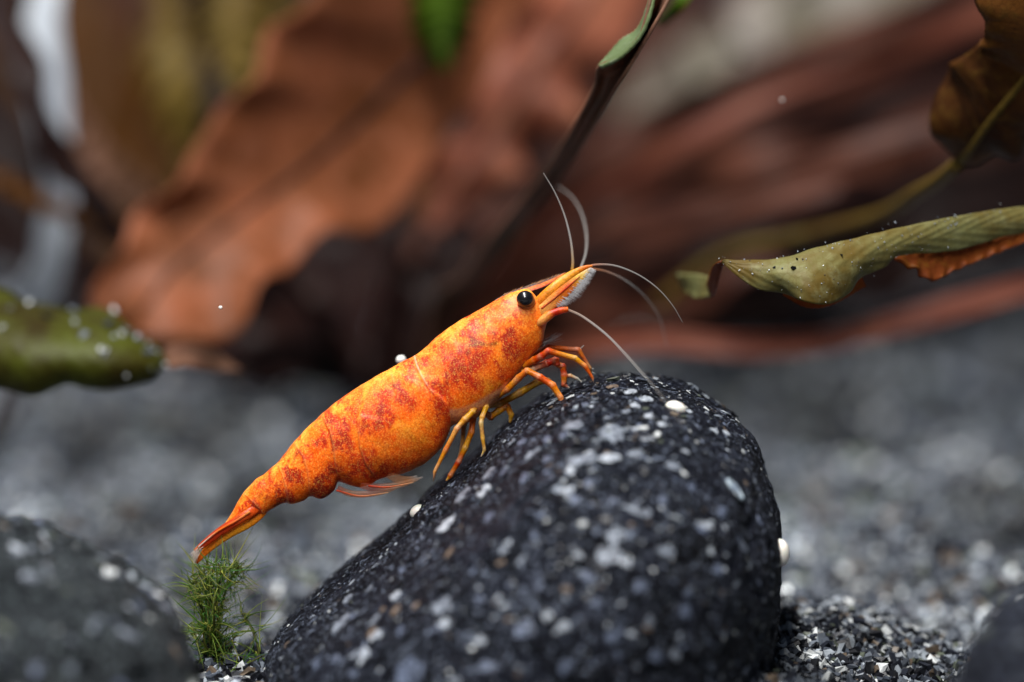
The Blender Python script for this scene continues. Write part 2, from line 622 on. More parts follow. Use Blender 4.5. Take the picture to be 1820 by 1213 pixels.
def make_flake_mat(name, c, c2, rough, alpha=1.0):
    m, nt, bs, out = new_mat(name)
    f = noise_tex(nt, 3.0, 5, 0.75)
    cc = mixrgb(nt, c, c2, ramp(nt, f, [(0.40, 0.0), (0.60, 1.0)]))
    nt.links.new(cc, bs.inputs['Base Color'])
    bs.inputs['Roughness'].default_value = rough
    bs.inputs['Specular IOR Level'].default_value = 0.2
    bump(nt, bs, f, 0.5, 0.0001)
    return m


FM = [make_flake_mat('flake_grey', srgb(138, 146, 158), srgb(54, 58, 68), 0.4),
      make_flake_mat('flake_blue_grey', srgb(104, 114, 136), srgb(36, 40, 50), 0.4),
      make_flake_mat('flake_white', srgb(186, 192, 200), srgb(104, 112, 124), 0.3),
      make_flake_mat('flake_tan', srgb(122, 104, 88), srgb(60, 54, 52), 0.5)]
flake_meshes = []
for k in range(12):
    me = flake_mesh(k)
    me.materials.append(FM[(0, 1, 0, 2, 1, 0, 1, 2, 0, 1, 0, 3)[k]])
    flake_meshes.append(me)


def scatter_flakes(parent, gridv, n, smin, smax, name='mineral_flake'):
    p, nr = surface_samples(gridv, n)
    R = frames_from_normals(nr)
    for i in range(n):
        o = bpy.data.objects.new(name, random.choice(flake_meshes))
        col.objects.link(o)
        s = smin + (smax - smin) * random.random() ** 2.2
        M = Matrix(R[i].tolist()).to_4x4()
        sc = Matrix.Diagonal((s * random.uniform(0.8, 1.3), s * random.uniform(0.6, 1.0), s * 0.3, 1))
        o.matrix_world = Matrix.Translation(Vector(p[i])) @ M @ sc
        o.parent = parent


def scatter_grains(parent, gridv, n, smin, smax, probs, aniso=(1.1, 0.8, 0.4), wt=0.0, lift=0.0):
    p, nr = surface_samples(gridv, n, weight_top=wt)
    R = frames_from_normals(nr)
    s = smin + (smax - smin) * rng.random(n) ** 2.5
    v, f, c = grains(p + nr * (s * lift)[:, None], s, pick_colors(n, probs), aniso, R)
    o = link('mineral_grains', new_mesh('mineral_grains', v, f, c, smooth=False), M_grain, parent)
    o['kind'] = 'stuff'


scatter_flakes(lrock, lgrid, 170, 0.00035, 0.00085)
scatter_grains(lrock, lgrid, 500, 0.0001, 0.0004, (20, 10, 16, 16, 12, 6, 2, 8))
scatter_grains(rrock, rgrid, 500, 0.0001, 0.0004, (30, 16, 16, 10, 4, 1, 1, 2))
gu = np.gradient(rock_grid, axis=0)
gv = np.roll(rock_grid, -1, 1) - np.roll(rock_grid, 1, 1)
rock_nrm = np.cross(gu, gv)
rock_nrm /= np.linalg.norm(rock_nrm, axis=2)[:, :, None] + 1e-15
rock_nrm *= np.sign((rock_nrm * (rock_grid - np.array(P(960, 1080, 1.0)))).sum(2))[:, :, None]
rock_nrm = (rock_nrm + sum(np.roll(np.roll(rock_nrm, a, 0), b, 1) for a in (-3, 0, 3) for b in (-3, 0, 3))).reshape(-1, 3)
rock_nrm /= np.linalg.norm(rock_nrm, axis=1)[:, None]


def rock_hit(px, py):
    """nearest front point of the big stone under a pixel"""
    d = (np.array(P(px, py, 0)) - CAMn)
    d /= np.linalg.norm(d)
    g = rock_grid.reshape(-1, 3)
    rel = g - CAMn
    t = rel @ d
    dist = np.linalg.norm(rel - t[:, None] * d, axis=1)
    near = np.where(dist < 0.00035)[0]
    if len(near) == 0:
        near = np.array([np.argmin(dist)])
    k = near[np.argmin(t[near])]
    return g[k], rock_nrm[k]


def put_flake(px, py, rx, ry, kind, rot=0.0, mi=None):
    p, n = rock_hit(px, py)
    nz = Vector(n)
    ax = rightv * math.cos(rot) + upv * math.sin(rot)
    ax = (ax - nz * ax.dot(nz)).normalized()
    ay = nz.cross(ax)
    sc = (D + (p - CAMn) @ Fn - D) / D
    vis = max(0.35, abs(ay.dot(upv)))
    o = bpy.data.objects.new('mineral_flake', flakes_by[kind][mi if mi is not None else random.randrange(len(flakes_by[kind]))])
    col.objects.link(o)
    R = Matrix((ax, ay, nz)).transposed().to_4x4()
    s = K * sc
    o.matrix_world = Matrix.Translation(Vector(p)) @ R @ Matrix.Diagonal((rx * 1.15 * s, min(ry / vis, rx * 1.6) * 1.15 * s, min(rx, ry) * 0.3 * s, 1))
    o.parent = rock


flakes_by = {k: [m for i, m in enumerate(flake_meshes) if m.materials[0] == FM[k]] for k in range(4)}
FLK = [(1015, 745, 18, 13, 0), (1092, 758, 22, 17, 0), (1082, 732, 18, 8, 0), (1031, 803, 28, 10, 0), (1085, 803, 20, 7, 2), (939, 796, 18, 10, 0), (983, 860, 16, 13, 0), (1018, 877, 14, 12, 1),
       (1130, 793, 15, 8, 0), (1222, 793, 14, 6, 2), (1194, 817, 15, 9, 0), (1178, 874, 11, 9, 1), (1136, 892, 28, 9, 0), (1092, 940, 20, 15, 0), (1066, 978, 38, 20, 0), (1124, 685, 14, 8, 2),
       (1154, 699, 13, 6, 2), (1092, 676, 12, 5, 3), (1159, 729, 11, 5, 2), (1184, 743, 12, 6, 2), (1149, 766, 12, 6, 2), (1136, 751, 8, 9, 2), (1277, 753, 8, 6, 2), (1302, 763, 7, 6, 2),
       (1232, 720, 8, 7, 2), (1194, 975, 18, 16, 0), (1324, 955, 14, 12, 1), (1363, 925, 10, 14, 1), (811, 877, 20, 11, 0), (849, 865, 14, 9, 2), (781, 929, 18, 8, 2), (614, 1030, 12, 6, 2),
       (610, 1055, 11, 12, 0), (593, 1103, 24, 10, 0), (695, 1049, 10, 9, 2), (777, 1066, 22, 14, 0), (781, 1100, 16, 10, 2), (883, 970, 11, 10, 0), (920, 987, 13, 10, 0), (552, 1178, 18, 14, 1),
       (712, 1192, 38, 26, 1), (1005, 1100, 10, 9, 2), (971, 1086, 9, 9, 2), (917, 1117, 24, 18, 1), (951, 1035, 10, 9, 1), (1040, 1018, 20, 14, 1), (637, 1140, 10, 9, 1), (586, 1164, 11, 10, 1),
       (702, 1008, 10, 7, 1), (503, 1134, 11, 8, 3), (541, 1092, 8, 7, 0), (885, 832, 12, 8, 1), (920, 842, 11, 8, 1), (1000, 712, 10, 5, 2), (1050, 702, 13, 4, 0), (1135, 712, 9, 5, 2),
       (868, 905, 14, 9, 1), (955, 905, 13, 9, 1), (1048, 850, 12, 8, 1), (1240, 860, 12, 9, 1), (1290, 900, 13, 10, 1), (1256, 930, 16, 10, 1), (1150, 1040, 18, 14, 1), (1105, 1130, 24, 16, 1),
       (1230, 1090, 18, 14, 1), (830, 1010, 12, 9, 1), (745, 985, 11, 7, 1), (660, 1090, 12, 8, 0), (1000, 1180, 18, 12, 1), (860, 1180, 22, 14, 1), (620, 1190, 14, 10, 1), (1290, 1010, 14, 12, 1),
       (1320, 1080, 10, 14, 1), (1180, 1170, 18, 14, 1), (1275, 1150, 12, 14, 1), (700, 1120, 12, 8, 1), (840, 1060, 14, 9, 1), (1060, 1060, 14, 10, 1), (905, 775, 9, 5, 0), (968, 770, 11, 6, 1), (1115, 720, 10, 5, 0)]
for k, (fx, fy, frx, fry, fk) in enumerate(FLK):
    put_flake(fx, fy, frx, fry, fk, random.uniform(-0.45, 0.45))
for k in range(170):
    a = random.random() ** 0.8
    fx, fy = random.uniform(520, 1375), random.uniform(690, 1210)
    inside = np.interp(fx, [p[0] for p in rock_outline[:25]], [p[1] for p in rock_outline[:25]]) < fy - 6
    if inside:
        q = 4 + 7 * random.random() ** 2
        put_flake(fx, fy, q * random.uniform(1, 1.7), q * random.uniform(0.6, 1), random.choice((0, 1, 1, 1, 2, 3)), random.uniform(-0.6, 0.6))
scatter_grains(rock, rock_grid, 6500, 0.00003, 0.00014, (40, 14, 14, 16, 10, 5, 2, 1), aniso=(1.2, 0.8, 0.35))


# crown grains: dense pale sand on top of the stone
def crown():
    p, nr = surface_samples(rock_grid, 24000)
    top = (nr[:, 2] > 0.45) & (p[:, 0] > 0.0015) & (p[:, 0] < 0.0115)
    p, nr = p[top][:900], nr[top][:900]
    s = 0.00004 + 0.00022 * rng.random(len(p)) ** 3
    v, f, c = grains(p + nr * (s * 0.3)[:, None], s, pick_colors(len(p), (40, 14, 10, 8, 8, 8, 4, 2)), (1.3, 0.9, 0.3), frames_from_normals(nr))
    o = link('mineral_grains', new_mesh('mineral_grains', v, f, c, smooth=False), M_grain, rock)
    o['kind'] = 'stuff'


crown()

# ------------------------------------------------------------------ white egg capsules on the stone
m_egg, nt, bs, out = new_mat('egg_capsule_white')
f = noise_tex(nt, 1200, 3)
nt.links.new(ramp(nt, f, [(0.3, srgb(226, 222, 208)), (0.7, srgb(240, 238, 230))]), bs.inputs['Base Color'])
bs.inputs['Roughness'].default_value = 0.35
bs.inputs['Subsurface Weight'].default_value = 0.2
bs.inputs['Subsurface Scale'].default_value = 0.0003


def egg(px, py, rx, ry, rot, label, pos=None, nrm=None, mat=m_egg, ring=False):
    if pos is None:
        pos, nrm = rock_hit(px, py)
    nz = Vector(nrm).normalized()
    ax = (rightv * math.cos(rot) + upv * math.sin(rot))
    ax = (ax - nz * ax.dot(nz)).normalized()
    ay = nz.cross(ax)
    nu, nv = 14, 28
    vv = []
    for i in range(nu):
        t = i / (nu - 1)
        lat = math.pi * 0.5 * t
        r, h = math.cos(lat), math.sin(lat)
        if ring:                                   # an opened capsule: a low wall round a hollow
            r, h = (1.0, 0.0, 1.02, 0.35, 0.95, 0.5, 0.82, 0.42, 0.7, 0.12)[0], 0
            prof = [(1.0, -0.2), (1.03, 0.1), (1.0, 0.3), (0.93, 0.42), (0.84, 0.36), (0.76, 0.18), (0.66, 0.06), (0.5, 0.03), (0.3, 0.02), (0.1, 0.02)]
            a = t * (len(prof) - 1)
            k = min(int(a), len(prof) - 2)
            r = prof[k][0] + (prof[k + 1][0] - prof[k][0]) * (a - k)
            h = prof[k][1] + (prof[k + 1][1] - prof[k][1]) * (a - k)
        for j in range(nv):
            an = 2 * math.pi * j / nv
            wob = 1 + 0.05 * math.sin(2 * an + 1) + 0.03 * math.sin(3 * an)
            vv.append(Vector(pos) + ax * (rx * K * r * wob * math.cos(an)) + ay * (ry * K * r * wob * math.sin(an)) + nz * ((h * 1.05 - 0.12) * min(rx, ry) * K))
    me = new_mesh('egg_capsule', np.array([tuple(q) for q in vv]), grid_faces(nu, nv, True))
    o = link('egg_capsule', me, mat)
    return tag(o, label, 'egg', 'egg capsules stuck to the stone')


egg(1208, 717, 18, 12, -0.1, 'cream white oval egg capsule lying on the sandy crown of the dark stone')
gpx = rock_grid.reshape(-1, 3) - CAMn
gsc = K * (gpx @ Fn) / D
gX, gY = 910 + (gpx @ Rn) / gsc, 606.5 - (gpx @ Un) / gsc
band = np.where((np.abs(gY - 978) < 4))[0]
rim = band[np.argsort(-gX[band])[:12]]
rim = rim[np.argmin((gpx @ Fn)[rim])]
egg(1384, 978, 23, 17, -1.4, 'smooth white oval egg capsule on the steep bare side of the dark stone', pos=rock_grid.reshape(-1, 3)[rim] + -rock_nrm[rim] * 3 * K - Fn * 40 * K, nrm=rock_nrm[rim] - 0.6 * Fn)
egg(735, 912, 14, 11, 0.7, 'white egg capsule on the sloping crest of the dark stone under the shrimp', pos=P(741, 909, 0.2), nrm=(-0.58, -0.30, 0.75))
m_ring, nt, bs, out = new_mat('egg_capsule_open')
f = noise_tex(nt, 2500, 3)
nt.links.new(ramp(nt, f, [(0.35, srgb(150, 170, 186)), (0.7, srgb(196, 210, 220))]), bs.inputs['Base Color'])
bs.inputs['Roughness'].default_value = 0.3
bs.inputs['Alpha'].default_value = 0.7
egg(1313, 861, 21, 10, -1.05, 'opened glassy egg capsule with a pale rim on the dark stone', mat=m_ring, ring=True)


# ------------------------------------------------------------------ plants
def loft(name, A, Mid, B, mat, parent=None, nu=70, nv=15, ruffle=0.0, freq=9.0, thick=0.00018, bow=0.0, seed=0.0, midrib=None, rib_mat=None):
    """leaf blade lofted over edge A, midline and edge B, each a list of (px, py, dz)"""
    a, m, b = (catmull([PN(*p) for p in q], nu) for q in (A, Mid, B))
    t = np.linspace(-1, 1, nv)
    la = t * (t - 1) / 2
    lm = 1 - t * t
    lb = t * (t + 1) / 2
    v = la[None, :, None] * a[:, None, :] + lm[None, :, None] * m[:, None, :] + lb[None, :, None] * b[:, None, :]
    du = np.gradient(v, axis=0)
    dv = np.gradient(v, axis=1)
    n = np.cross(du, dv)
    n /= np.linalg.norm(n, axis=2)[:, :, None] + 1e-12
    u = np.linspace(0, 1, nu)
    wob = np.sin(u * freq * 6.283 + seed) + 0.6 * np.sin(u * freq * 10.1 + 2.1 * seed + 1)
    wob2 = np.sin(u * freq * 6.9 + 3.3 + seed) + 0.6 * np.sin(u * freq * 9.3 + seed)
    amp = np.where(t < 0, 1, 0)[None, :] * wob[:, None] + np.where(t >= 0, 1, 0)[None, :] * wob2[:, None]
    v = v + n * (ruffle * amp * (np.abs(t) ** 1.6)[None, :])[:, :, None]
    # shallow relief of side veins
    v = v + n * (0.000016 * np.sin(u[:, None] * 90 - 14 * np.abs(t)[None, :]))[:, :, None]
    top = v + n * thick / 2
    bot = v - n * thick / 2
    verts = np.vstack([top.reshape(-1, 3), bot.reshape(-1, 3)])
    f1 = grid_faces(nu, nv)
    f2 = f1[:, ::-1] + nu * nv
    rim = []
    o = nu * nv
    for i in range(nu - 1):
        rim.append((i * nv, (i + 1) * nv, (i + 1) * nv + o, i * nv + o))
        rim.append((i * nv + nv - 1, i * nv + nv - 1 + o, (i + 1) * nv + nv - 1 + o, (i + 1) * nv + nv - 1))
    for j in range(nv - 1):
        rim.append((j, j + o, j + 1 + o, j + 1))
        q = (nu - 1) * nv
        rim.append((q + j, q + j + 1, q + j + 1 + o, q + j + o))
    me = new_mesh(name, verts, np.vstack([f1, f2, np.array(rim)]))
    ob = link(name, me, mat, parent)
    if midrib:
        r = np.linspace(midrib[0], midrib[1], nu) * K
        tv, tf, caps, _ = tube(v[:, nv // 2, :] - 0.0 * n[:, nv // 2, :], r, 8)
        link('midrib', poly_mesh('midrib', tv, tf, caps), rib_mat or mat, ob)
    return ob, v, n


def ribbon(name, center, widths, mat, parent=None, face=(0, -1, 0.25), **kw):
    """strap leaf: centre line (px, py, dz) with a half width in px per point"""
    c = np.array([PN(*p) for p in center])
    w = np.array(widths, float) * K * np.array([(D + p[2] * 1e-3) / D for p in center])
    tan = np.gradient(c, axis=0)
    tan /= np.linalg.norm(tan, axis=1)[:, None]
    s = np.cross(tan, np.array(face, float))
    s /= np.linalg.norm(s, axis=1)[:, None]
    def back(p):
        rel = p - CAMn
        d = rel @ Fn
        sc = K * d / D
        return (910 + (rel @ Rn) / sc, 606.5 - (rel @ Un) / sc, (d - D) * 1e3)
    A = [back(c[i] + s[i] * w[i]) for i in range(len(c))]
    B = [back(c[i] - s[i] * w[i]) for i in range(len(c))]
    # the blade is gently folded along its midline
    Mi = [back(c[i] + np.array([0, 0.25 * w[i], -0.1 * w[i]])) for i in range(len(c))]
    return loft(name, A, Mi, B, mat, parent, **kw)


def petiole(name, pts, r0, r1, mat, parent, n=40):
    p = catmull([PN(*q) for q in pts], n)
    r = np.linspace(r0, r1, n) * K * np.array([(np.dot(q - CAMn, Fn)) / D for q in p])
    v, f, caps, _ = tube(p, r, 10)
    return link(name, poly_mesh(name, v, f, caps), mat, parent)


def ground_pt(px, dz):
    """pixel row where the sand lies below a pixel column at a depth"""
    q = P(px, 606, dz)
    z = float(sand_z(np.array(q.x), np.array(q.y)))
    d = D + dz * 1e-3
    return (px, 606.5 - (z - q.z) / (K * d / D), dz)


# --- the broad-leaved plant behind the shrimp
g = ground_pt(640, 82)
plant = thing('broad_leaved_plant', 'large blurred brown and russet leaved water plant growing behind the shrimp', 'plant', P(*g))
L1, _, _ = loft('leaf',
     [(215, 588, 44), (160, 545, 44), (178, 490, 44), (240, 400, 45), (330, 290, 46), (390, 205, 47), (440, 135, 48), (490, 60, 48), (560, -20, 49), (640, -120, 50)],
     [(225, 592, 43), (262, 545, 43), (310, 480, 45), (420, 390, 48), (540, 300, 51), (620, 230, 53), (700, 150, 55), (790, 60, 56), (840, -20, 57), (900, -120, 58)],
     [(240, 596, 42), (330, 606, 42), (430, 580, 43), (480, 500, 45), (560, 430, 48), (680, 400, 52), (750, 310, 55), (810, 215, 57), (880, 110, 58), (980, -120, 60)],
     LM['amber'], plant, nu=110, nv=25, ruffle=0.0005, freq=4.3, seed=0.7, midrib=(6, 12), rib_mat=LM['dark'])
L1['label'] = 'broad amber brown leaf with a dark midrib'
loft('leaf',
     [(735, 380, 70), (770, 290, 70), (820, 200, 71), (870, 100, 72), (930, -10, 74), (980, -120, 76)],
     [(760, 400, 68), (830, 310, 69), (900, 210, 70), (980, 90, 72), (1050, -10, 74), (1100, -120, 76)],
     [(780, 410, 68), (900, 330, 69), (985, 245, 71), (1060, 140, 73), (1130, 40, 75), (1210, -120, 77)],
     LM['russet'], plant, nu=90, nv=21, ruffle=0.0014, freq=3.4, seed=2.2, midrib=(5, 10), rib_mat=LM['dark'])
loft('leaf', [(735, -40, 50), (730, 20, 50), (745, 80, 50), (775, 118, 50)], [(785, -40, 48), (785, 30, 48), (790, 90, 48), (795, 122, 48)],
     [(850, -40, 50), (840, 20, 50), (832, 70, 50), (800, 122, 50)], LM['green'], plant, ruffle=0.0004, seed=4)['label' if False else 0]['label'] = 'small bright green leaf'
ribbon('leaf', [(720, 640, 84), (850, 470, 86), (1050, 330, 90), (1260, 215, 96), (1480, 110, 100), (1800, -40, 106)], [8, 22, 48, 58, 52, 40], LM['maroon'], plant, ruffle=0.0012, freq=3, seed=1)
ribbon('leaf', [(720, 640, 80), (880, 500, 80), (1080, 405, 80), (1300, 330, 82), (1520, 280, 84), (1850, 190, 90)], [8, 20, 42, 50, 48, 30], LM['maroon'], plant, ruffle=0.001, freq=3, seed=2.6)
ribbon('leaf', [(720, 645, 95), (900, 480, 98), (1100, 330, 104), (1350, 225, 110), (1620, 130, 116), (1900, 60, 124)], [8, 30, 55, 70, 60, 40], LM['dark'], plant, ruffle=0.0015, freq=3, seed=5)
ribbon('leaf', [(700, 650, 88), (840, 560, 88), (1000, 500, 88), (1180, 455, 90), (1380, 380, 92), (1650, 300, 96)], [8, 30, 48, 52, 40, 20], LM['dark'], plant, ruffle=0.001, freq=3, seed=7)
ribbon('leaf', [(700, 655, 84), (850, 610, 78), (1000, 580, 72), (1160, 535, 66), (1290, 490, 64), (1400, 470, 64)], [8, 26, 40, 42, 30, 10], LM['maroon'], plant, ruffle=0.0008, freq=3, seed=8)
ribbon('leaf', [(780, 640, 62), (950, 622, 56), (1160, 612, 52), (1341, 616, 50), (1486, 601, 49), (1631, 565, 48), (1850, 505, 46), (2000, 450, 46)], [8, 14, 19, 19, 18, 19, 20, 20], LM['streak'], plant, ruffle=0.0003, freq=2, seed=3)[0]['label'] = 'long narrow rust red leaf arching low over the sand'
ribbon('leaf', [(960, 420, 125), (1100, 280, 128), (1250, 150, 132), (1400, 60, 136), (1620, -30, 140), (1900, -130, 150)], [10, 50, 88, 104, 84, 40], LM['pale'], plant, face=(0, -1, 0.9), ruffle=0.0030, freq=4.2, seed=1.5)[0]['label'] = 'pale leaf with bright reflections put into its colour'
ribbon('leaf', [(1100, 330, 118), (1180, 220, 118), (1250, 120, 120), (1330, 40, 122), (1400, -60, 126)], [8, 40, 62, 50, 20], LM['pale'], plant, face=(0, -1, 0.9), ruffle=0.0022, freq=3.2, seed=3.5)  # second blade carrying the painted reflections
ribbon('leaf', [(640, 640, 90), (610, 540, 92), (560, 470, 94), (500, 380, 98), (440, 250, 104), (380, 60, 110), (330, -80, 116)], [8, 24, 46, 60, 66, 60, 40], LM['dark'], plant, ruffle=0.0014, freq=3, seed=6)
ribbon('leaf', [(660, 640, 100), (650, 480, 104), (640, 330, 110), (640, 150, 118), (650, -60, 128)], [8, 50, 80, 84, 60], LM['dark'], plant, ruffle=0.0014, freq=3, seed=6.6)
ribbon('leaf', [(690, 640, 104), (740, 480, 108), (820, 330, 112), (900, 120, 118), (960, -60, 124)], [8, 50, 76, 80, 60], LM['maroon'], plant, ruffle=0.0014, freq=3, seed=3.6)
for k, (pts) in enumerate([[(640, g[1] - 8, 82), (560, 560, 60), (440, 450, 49)], [(645, g[1] - 8, 82), (700, 480, 76), (790, 360, 69)],
                           [(650, g[1] - 8, 83), (680, 640, 84), (720, 640, 84)], [(655, g[1] - 8, 83), (720, 660, 70), (800, 640, 62)]]):
    petiole('petiole', pts, 9, 6, LM['dark'], plant)
st = petiole('stem', [(640, g[1] + 12, 84), (648, g[1] - 20, 84), (670, 640, 86)], 26, 16, LM['dark'], plant)

ribbon('leaf', [(650, 665, 80), (600, 610, 76), (540, 575, 72), (470, 580, 70), (400, 610, 70), (330, 650, 72)], [8, 44, 60, 56, 36, 8], LM['dark'], plant, face=(0, -1, 0.5), ruffle=0.0006, freq=3, seed=2.1)  # this run of dark leaves is added to stand for shade round the crown
ribbon('leaf', [(650, 665, 78), (620, 600, 80), (590, 520, 84), (560, 440, 88), (520, 340, 92)], [8, 50, 64, 60, 30], LM['dark'], plant, ruffle=0.0006, freq=3, seed=4.1)
ribbon('leaf', [(660, 670, 76), (700, 620, 74), (740, 560, 74), (790, 470, 76), (830, 380, 80)], [8, 44, 56, 50, 30], LM['dark'], plant, ruffle=0.0006, freq=3, seed=5.1)
ribbon('leaf', [(655, 690, 70), (590, 655, 66), (520, 640, 62), (450, 650, 60), (390, 670, 60)], [8, 30, 40, 32, 8], LM['dark'], plant, ruffle=0.0003, freq=2, seed=3.3)
ribbon('leaf', [(660, 680, 74), (760, 650, 70), (860, 640, 68), (960, 640, 68), (1050, 650, 70)], [8, 26, 30, 24, 8], LM['dark'], plant, face=(0, -1, 0.4), ruffle=0.0006, freq=3, seed=6.1)

for k, (pts, w, mt) in enumerate([
        ([(720, 640, 80), (830, 540, 74), (1000, 372, 70), (1250, 232, 68), (1500, 122, 68), (1760, 26, 70), (1900, -30, 72)], 17, 'streak'),
        ([(720, 640, 78), (840, 560, 72), (1010, 440, 66), (1250, 352, 62), (1550, 256, 60), (1870, 168, 60)], 15, 'maroon'),
        ([(730, 640, 92), (900, 430, 92), (1100, 250, 94), (1290, 150, 96), (1520, 60, 98), (1800, -60, 100)], 24, 'maroon'),
        ([(730, 650, 76), (900, 540, 70), (1100, 470, 66), (1300, 400, 64), (1500, 330, 64)], 13, 'maroon'),
        ([(730, 650, 100), (950, 400, 100), (1150, 300, 102), (1400, 190, 104), (1620, 100, 106), (1880, 10, 108)], 20, 'streak')]):
    ribbon('leaf', pts, [5] + [w] * (len(pts) - 2) + [w * 0.6], LM[mt], plant, ruffle=0.0003, freq=2.2, seed=k * 1.7)

# --- a denser growth of leaves further back, both sides
def back_plant(px, dz, label, specs):
    gg = ground_pt(px, dz)
    t = thing('background_plant', label, 'plant', P(*gg))
    for (x1, y1, x2, y2, w, m, ddz, sd) in specs:
        ribbon('leaf', [(px, gg[1] + 4, dz), ((px * 0.6 + x1 * 0.4), gg[1] * 0.5 + y1 * 0.5, dz + ddz * 0.3), (x1, y1, dz + ddz * 0.6), ((x1 + x2) / 2, (y1 + y2) / 2, dz + ddz * 0.8), (x2, y2, dz + ddz)],
               [6, 0.6 * w, w, w * 0.9, 0.3 * w], LM[m], t, ruffle=0.0013, freq=2.6, seed=sd, nu=44, nv=11)
    return t


back_plant(1180, 150, 'dark red background plant with long leaves behind the russet leaves',
           [(1280, 330, 1500, -60, 95, 'dark', 20, 1), (1400, 380, 1800, 40, 95, 'maroon', 10, 2), (1450, 480, 1950, 240, 85, 'dark', 0, 3), (1080, 320, 1180, -80, 90, 'maroon', 25, 4),
            (1000, 400, 980, -60, 100, 'dark', 30, 5), (1350, 520, 1800, 420, 70, 'dark', -6, 6), (880, 420, 800, -60, 100, 'dark', 34, 7)])
back_plant(330, 140, 'dim olive and brown background plant behind the amber leaf',
           [(230, 300, 120, -60, 100, 'brownfold', 20, 1.5), (340, 250, 330, -60, 95, 'olive', 16, 2.5), (420, 240, 460, -70, 90, 'olive', 10, 3.5), (120, 420, -120, 120, 100, 'dark', 10, 4.5),
            (520, 380, 560, -40, 100, 'dark', 30, 5.5), (250, 420, 220, 60, 80, 'brownfold', 4, 6.5)])

back_plant(760, 190, 'tall reddish brown background plant rising behind all the other leaves',
           [(300, 200, 200, -120, 120, 'maroon', 10, 1.1), (480, 180, 440, -120, 120, 'olive', 10, 2.1), (640, 200, 660, -120, 120, 'maroon', 10, 3.1), (860, 200, 900, -120, 120, 'russet', 10, 4.1),
            (1060, 220, 1130, -120, 120, 'maroon', 10, 5.1), (1240, 260, 1380, -100, 120, 'streak', 10, 6.1), (1400, 320, 1640, -60, 120, 'maroon', 10, 7.1), (1520, 400, 1880, 80, 120, 'maroon', 8, 8.1),
            (1560, 500, 1960, 280, 110, 'dark', 4, 9.1), (120, 300, -60, -80, 120, 'brownfold', 10, 10.1), (-40, 440, -260, 160, 120, 'dark', 8, 11.1)])

# --- plant at the far left whose strap leaf has a white reflection painted in
gl = ground_pt(-60, 70)
lplant = thing('strap_leaved_plant', 'plant with a curved strap leaf painted as a white reflection beside the amber leaf', 'plant', P(*gl))
ribbon('leaf', [(-60, gl[1], 70), (0, 590, 68), (62, 520, 66), (98, 440, 64), (108, 350, 64), (92, 250, 64), (76, 150, 64), (78, 60, 65), (90, -40, 66)], [8, 30, 32, 30, 28, 32, 36, 34, 26], LM['reflection_streak'], lplant, face=(0.2, -1, 0.5), ruffle=0.0005, freq=3, seed=2)[0]['label'] = 'curved strap leaf with a reflection streak put into its pale colour'
ribbon('leaf', [(300, 470, 58), (210, 400, 57), (130, 310, 56), (70, 190, 56), (20, 60, 57), (-20, -60, 58)], [14, 22, 24, 24, 30, 34], LM['dark'], lplant, ruffle=0.0006, freq=3, seed=3)
ribbon('leaf', [(300, 460, 60), (230, 415, 58), (120, 378, 56), (20, 330, 55), (-80, 260, 55)], [10, 13, 14, 15, 12], LM['brownfold'], lplant, ruffle=0.0003, seed=4)
ribbon('leaf', [(330, 470, 78), (260, 370, 76), (200, 310, 75), (150, 250, 75), (90, 120, 76)], [8, 26, 28, 24, 10], LM['edge'], lplant, face=(0, -1, 0.0), ruffle=0.0004, seed=5)
ribbon('leaf', [(370, 330, 88), (330, 230, 86), (318, 170, 85), (300, 80, 86), (290, -60, 90)], [10, 36, 44, 40, 20], LM['olive'], lplant, ruffle=0.0006, seed=6)
ribbon('leaf', [(430, 180, 84), (420, 100, 84), (412, 40, 84), (420, -60, 86)], [10, 44, 56, 50], LM['olive'], lplant, ruffle=0.0006, seed=7)
petiole('petiole', [(-60, gl[1], 70), (60, 620, 68), (200, 560, 62), (300, 470, 58)], 12, 8, LM['dark'], lplant)
petiole('petiole', [(-50, gl[1], 72), (150, 560, 80), (330, 470, 80), (400, 300, 86)], 10, 7, LM['dark'], lplant)

# --- drooping mossy green leaf at the left
gm = ground_pt(-330, 26)
mleaf = thing('drooping_plant', 'drooping moss green leaf dotted with pale silt near the grey cobble', 'plant', P(*gm))
topA = [(-260, 500, 25), (-120, 506, 24), (0, 521, 23), (51, 537, 22.5), (112, 545, 22), (187, 562, 21.5), (238, 579, 21), (272, 606, 20.5), (292, 640, 20)]
midA = [(-260, 580, 19.5), (-120, 594, 18.4), (0, 606, 17.4), (51, 614, 17), (112, 618, 17), (187, 624, 17), (238, 630, 17.5), (275, 638, 18.4), (296, 646, 20)]
botA = [(-260, 690, 18), (-120, 700, 17.5), (0, 697, 17.6), (60, 694, 17.6), (116, 687, 17.6), (150, 692, 17.6), (204, 688, 17.8), (272, 672, 18.6), (296, 652, 20)]
_, mv, mn = loft('leaf', topA, midA, botA, LM['moss_leaf'], mleaf, nu=140, nv=27, ruffle=0.00022, freq=3.3, seed=1.2)
ribbon('leaf_tip', [(285, 640, 20), (330, 632, 22), (380, 640, 24), (430, 660, 26)], [22, 24, 18, 4], LM['edge'], mleaf, face=(0, -1, 0.4), ruffle=0.0002, freq=0.9, seed=2)[0]['label'] = 'frayed grey brown leaf tip'
petiole('petiole', [(-330, gm[1], 26), (-380, 640, 26), (-330, 540, 23), (-255, 560, 18)], 12, 9, LM['dark'], mleaf)


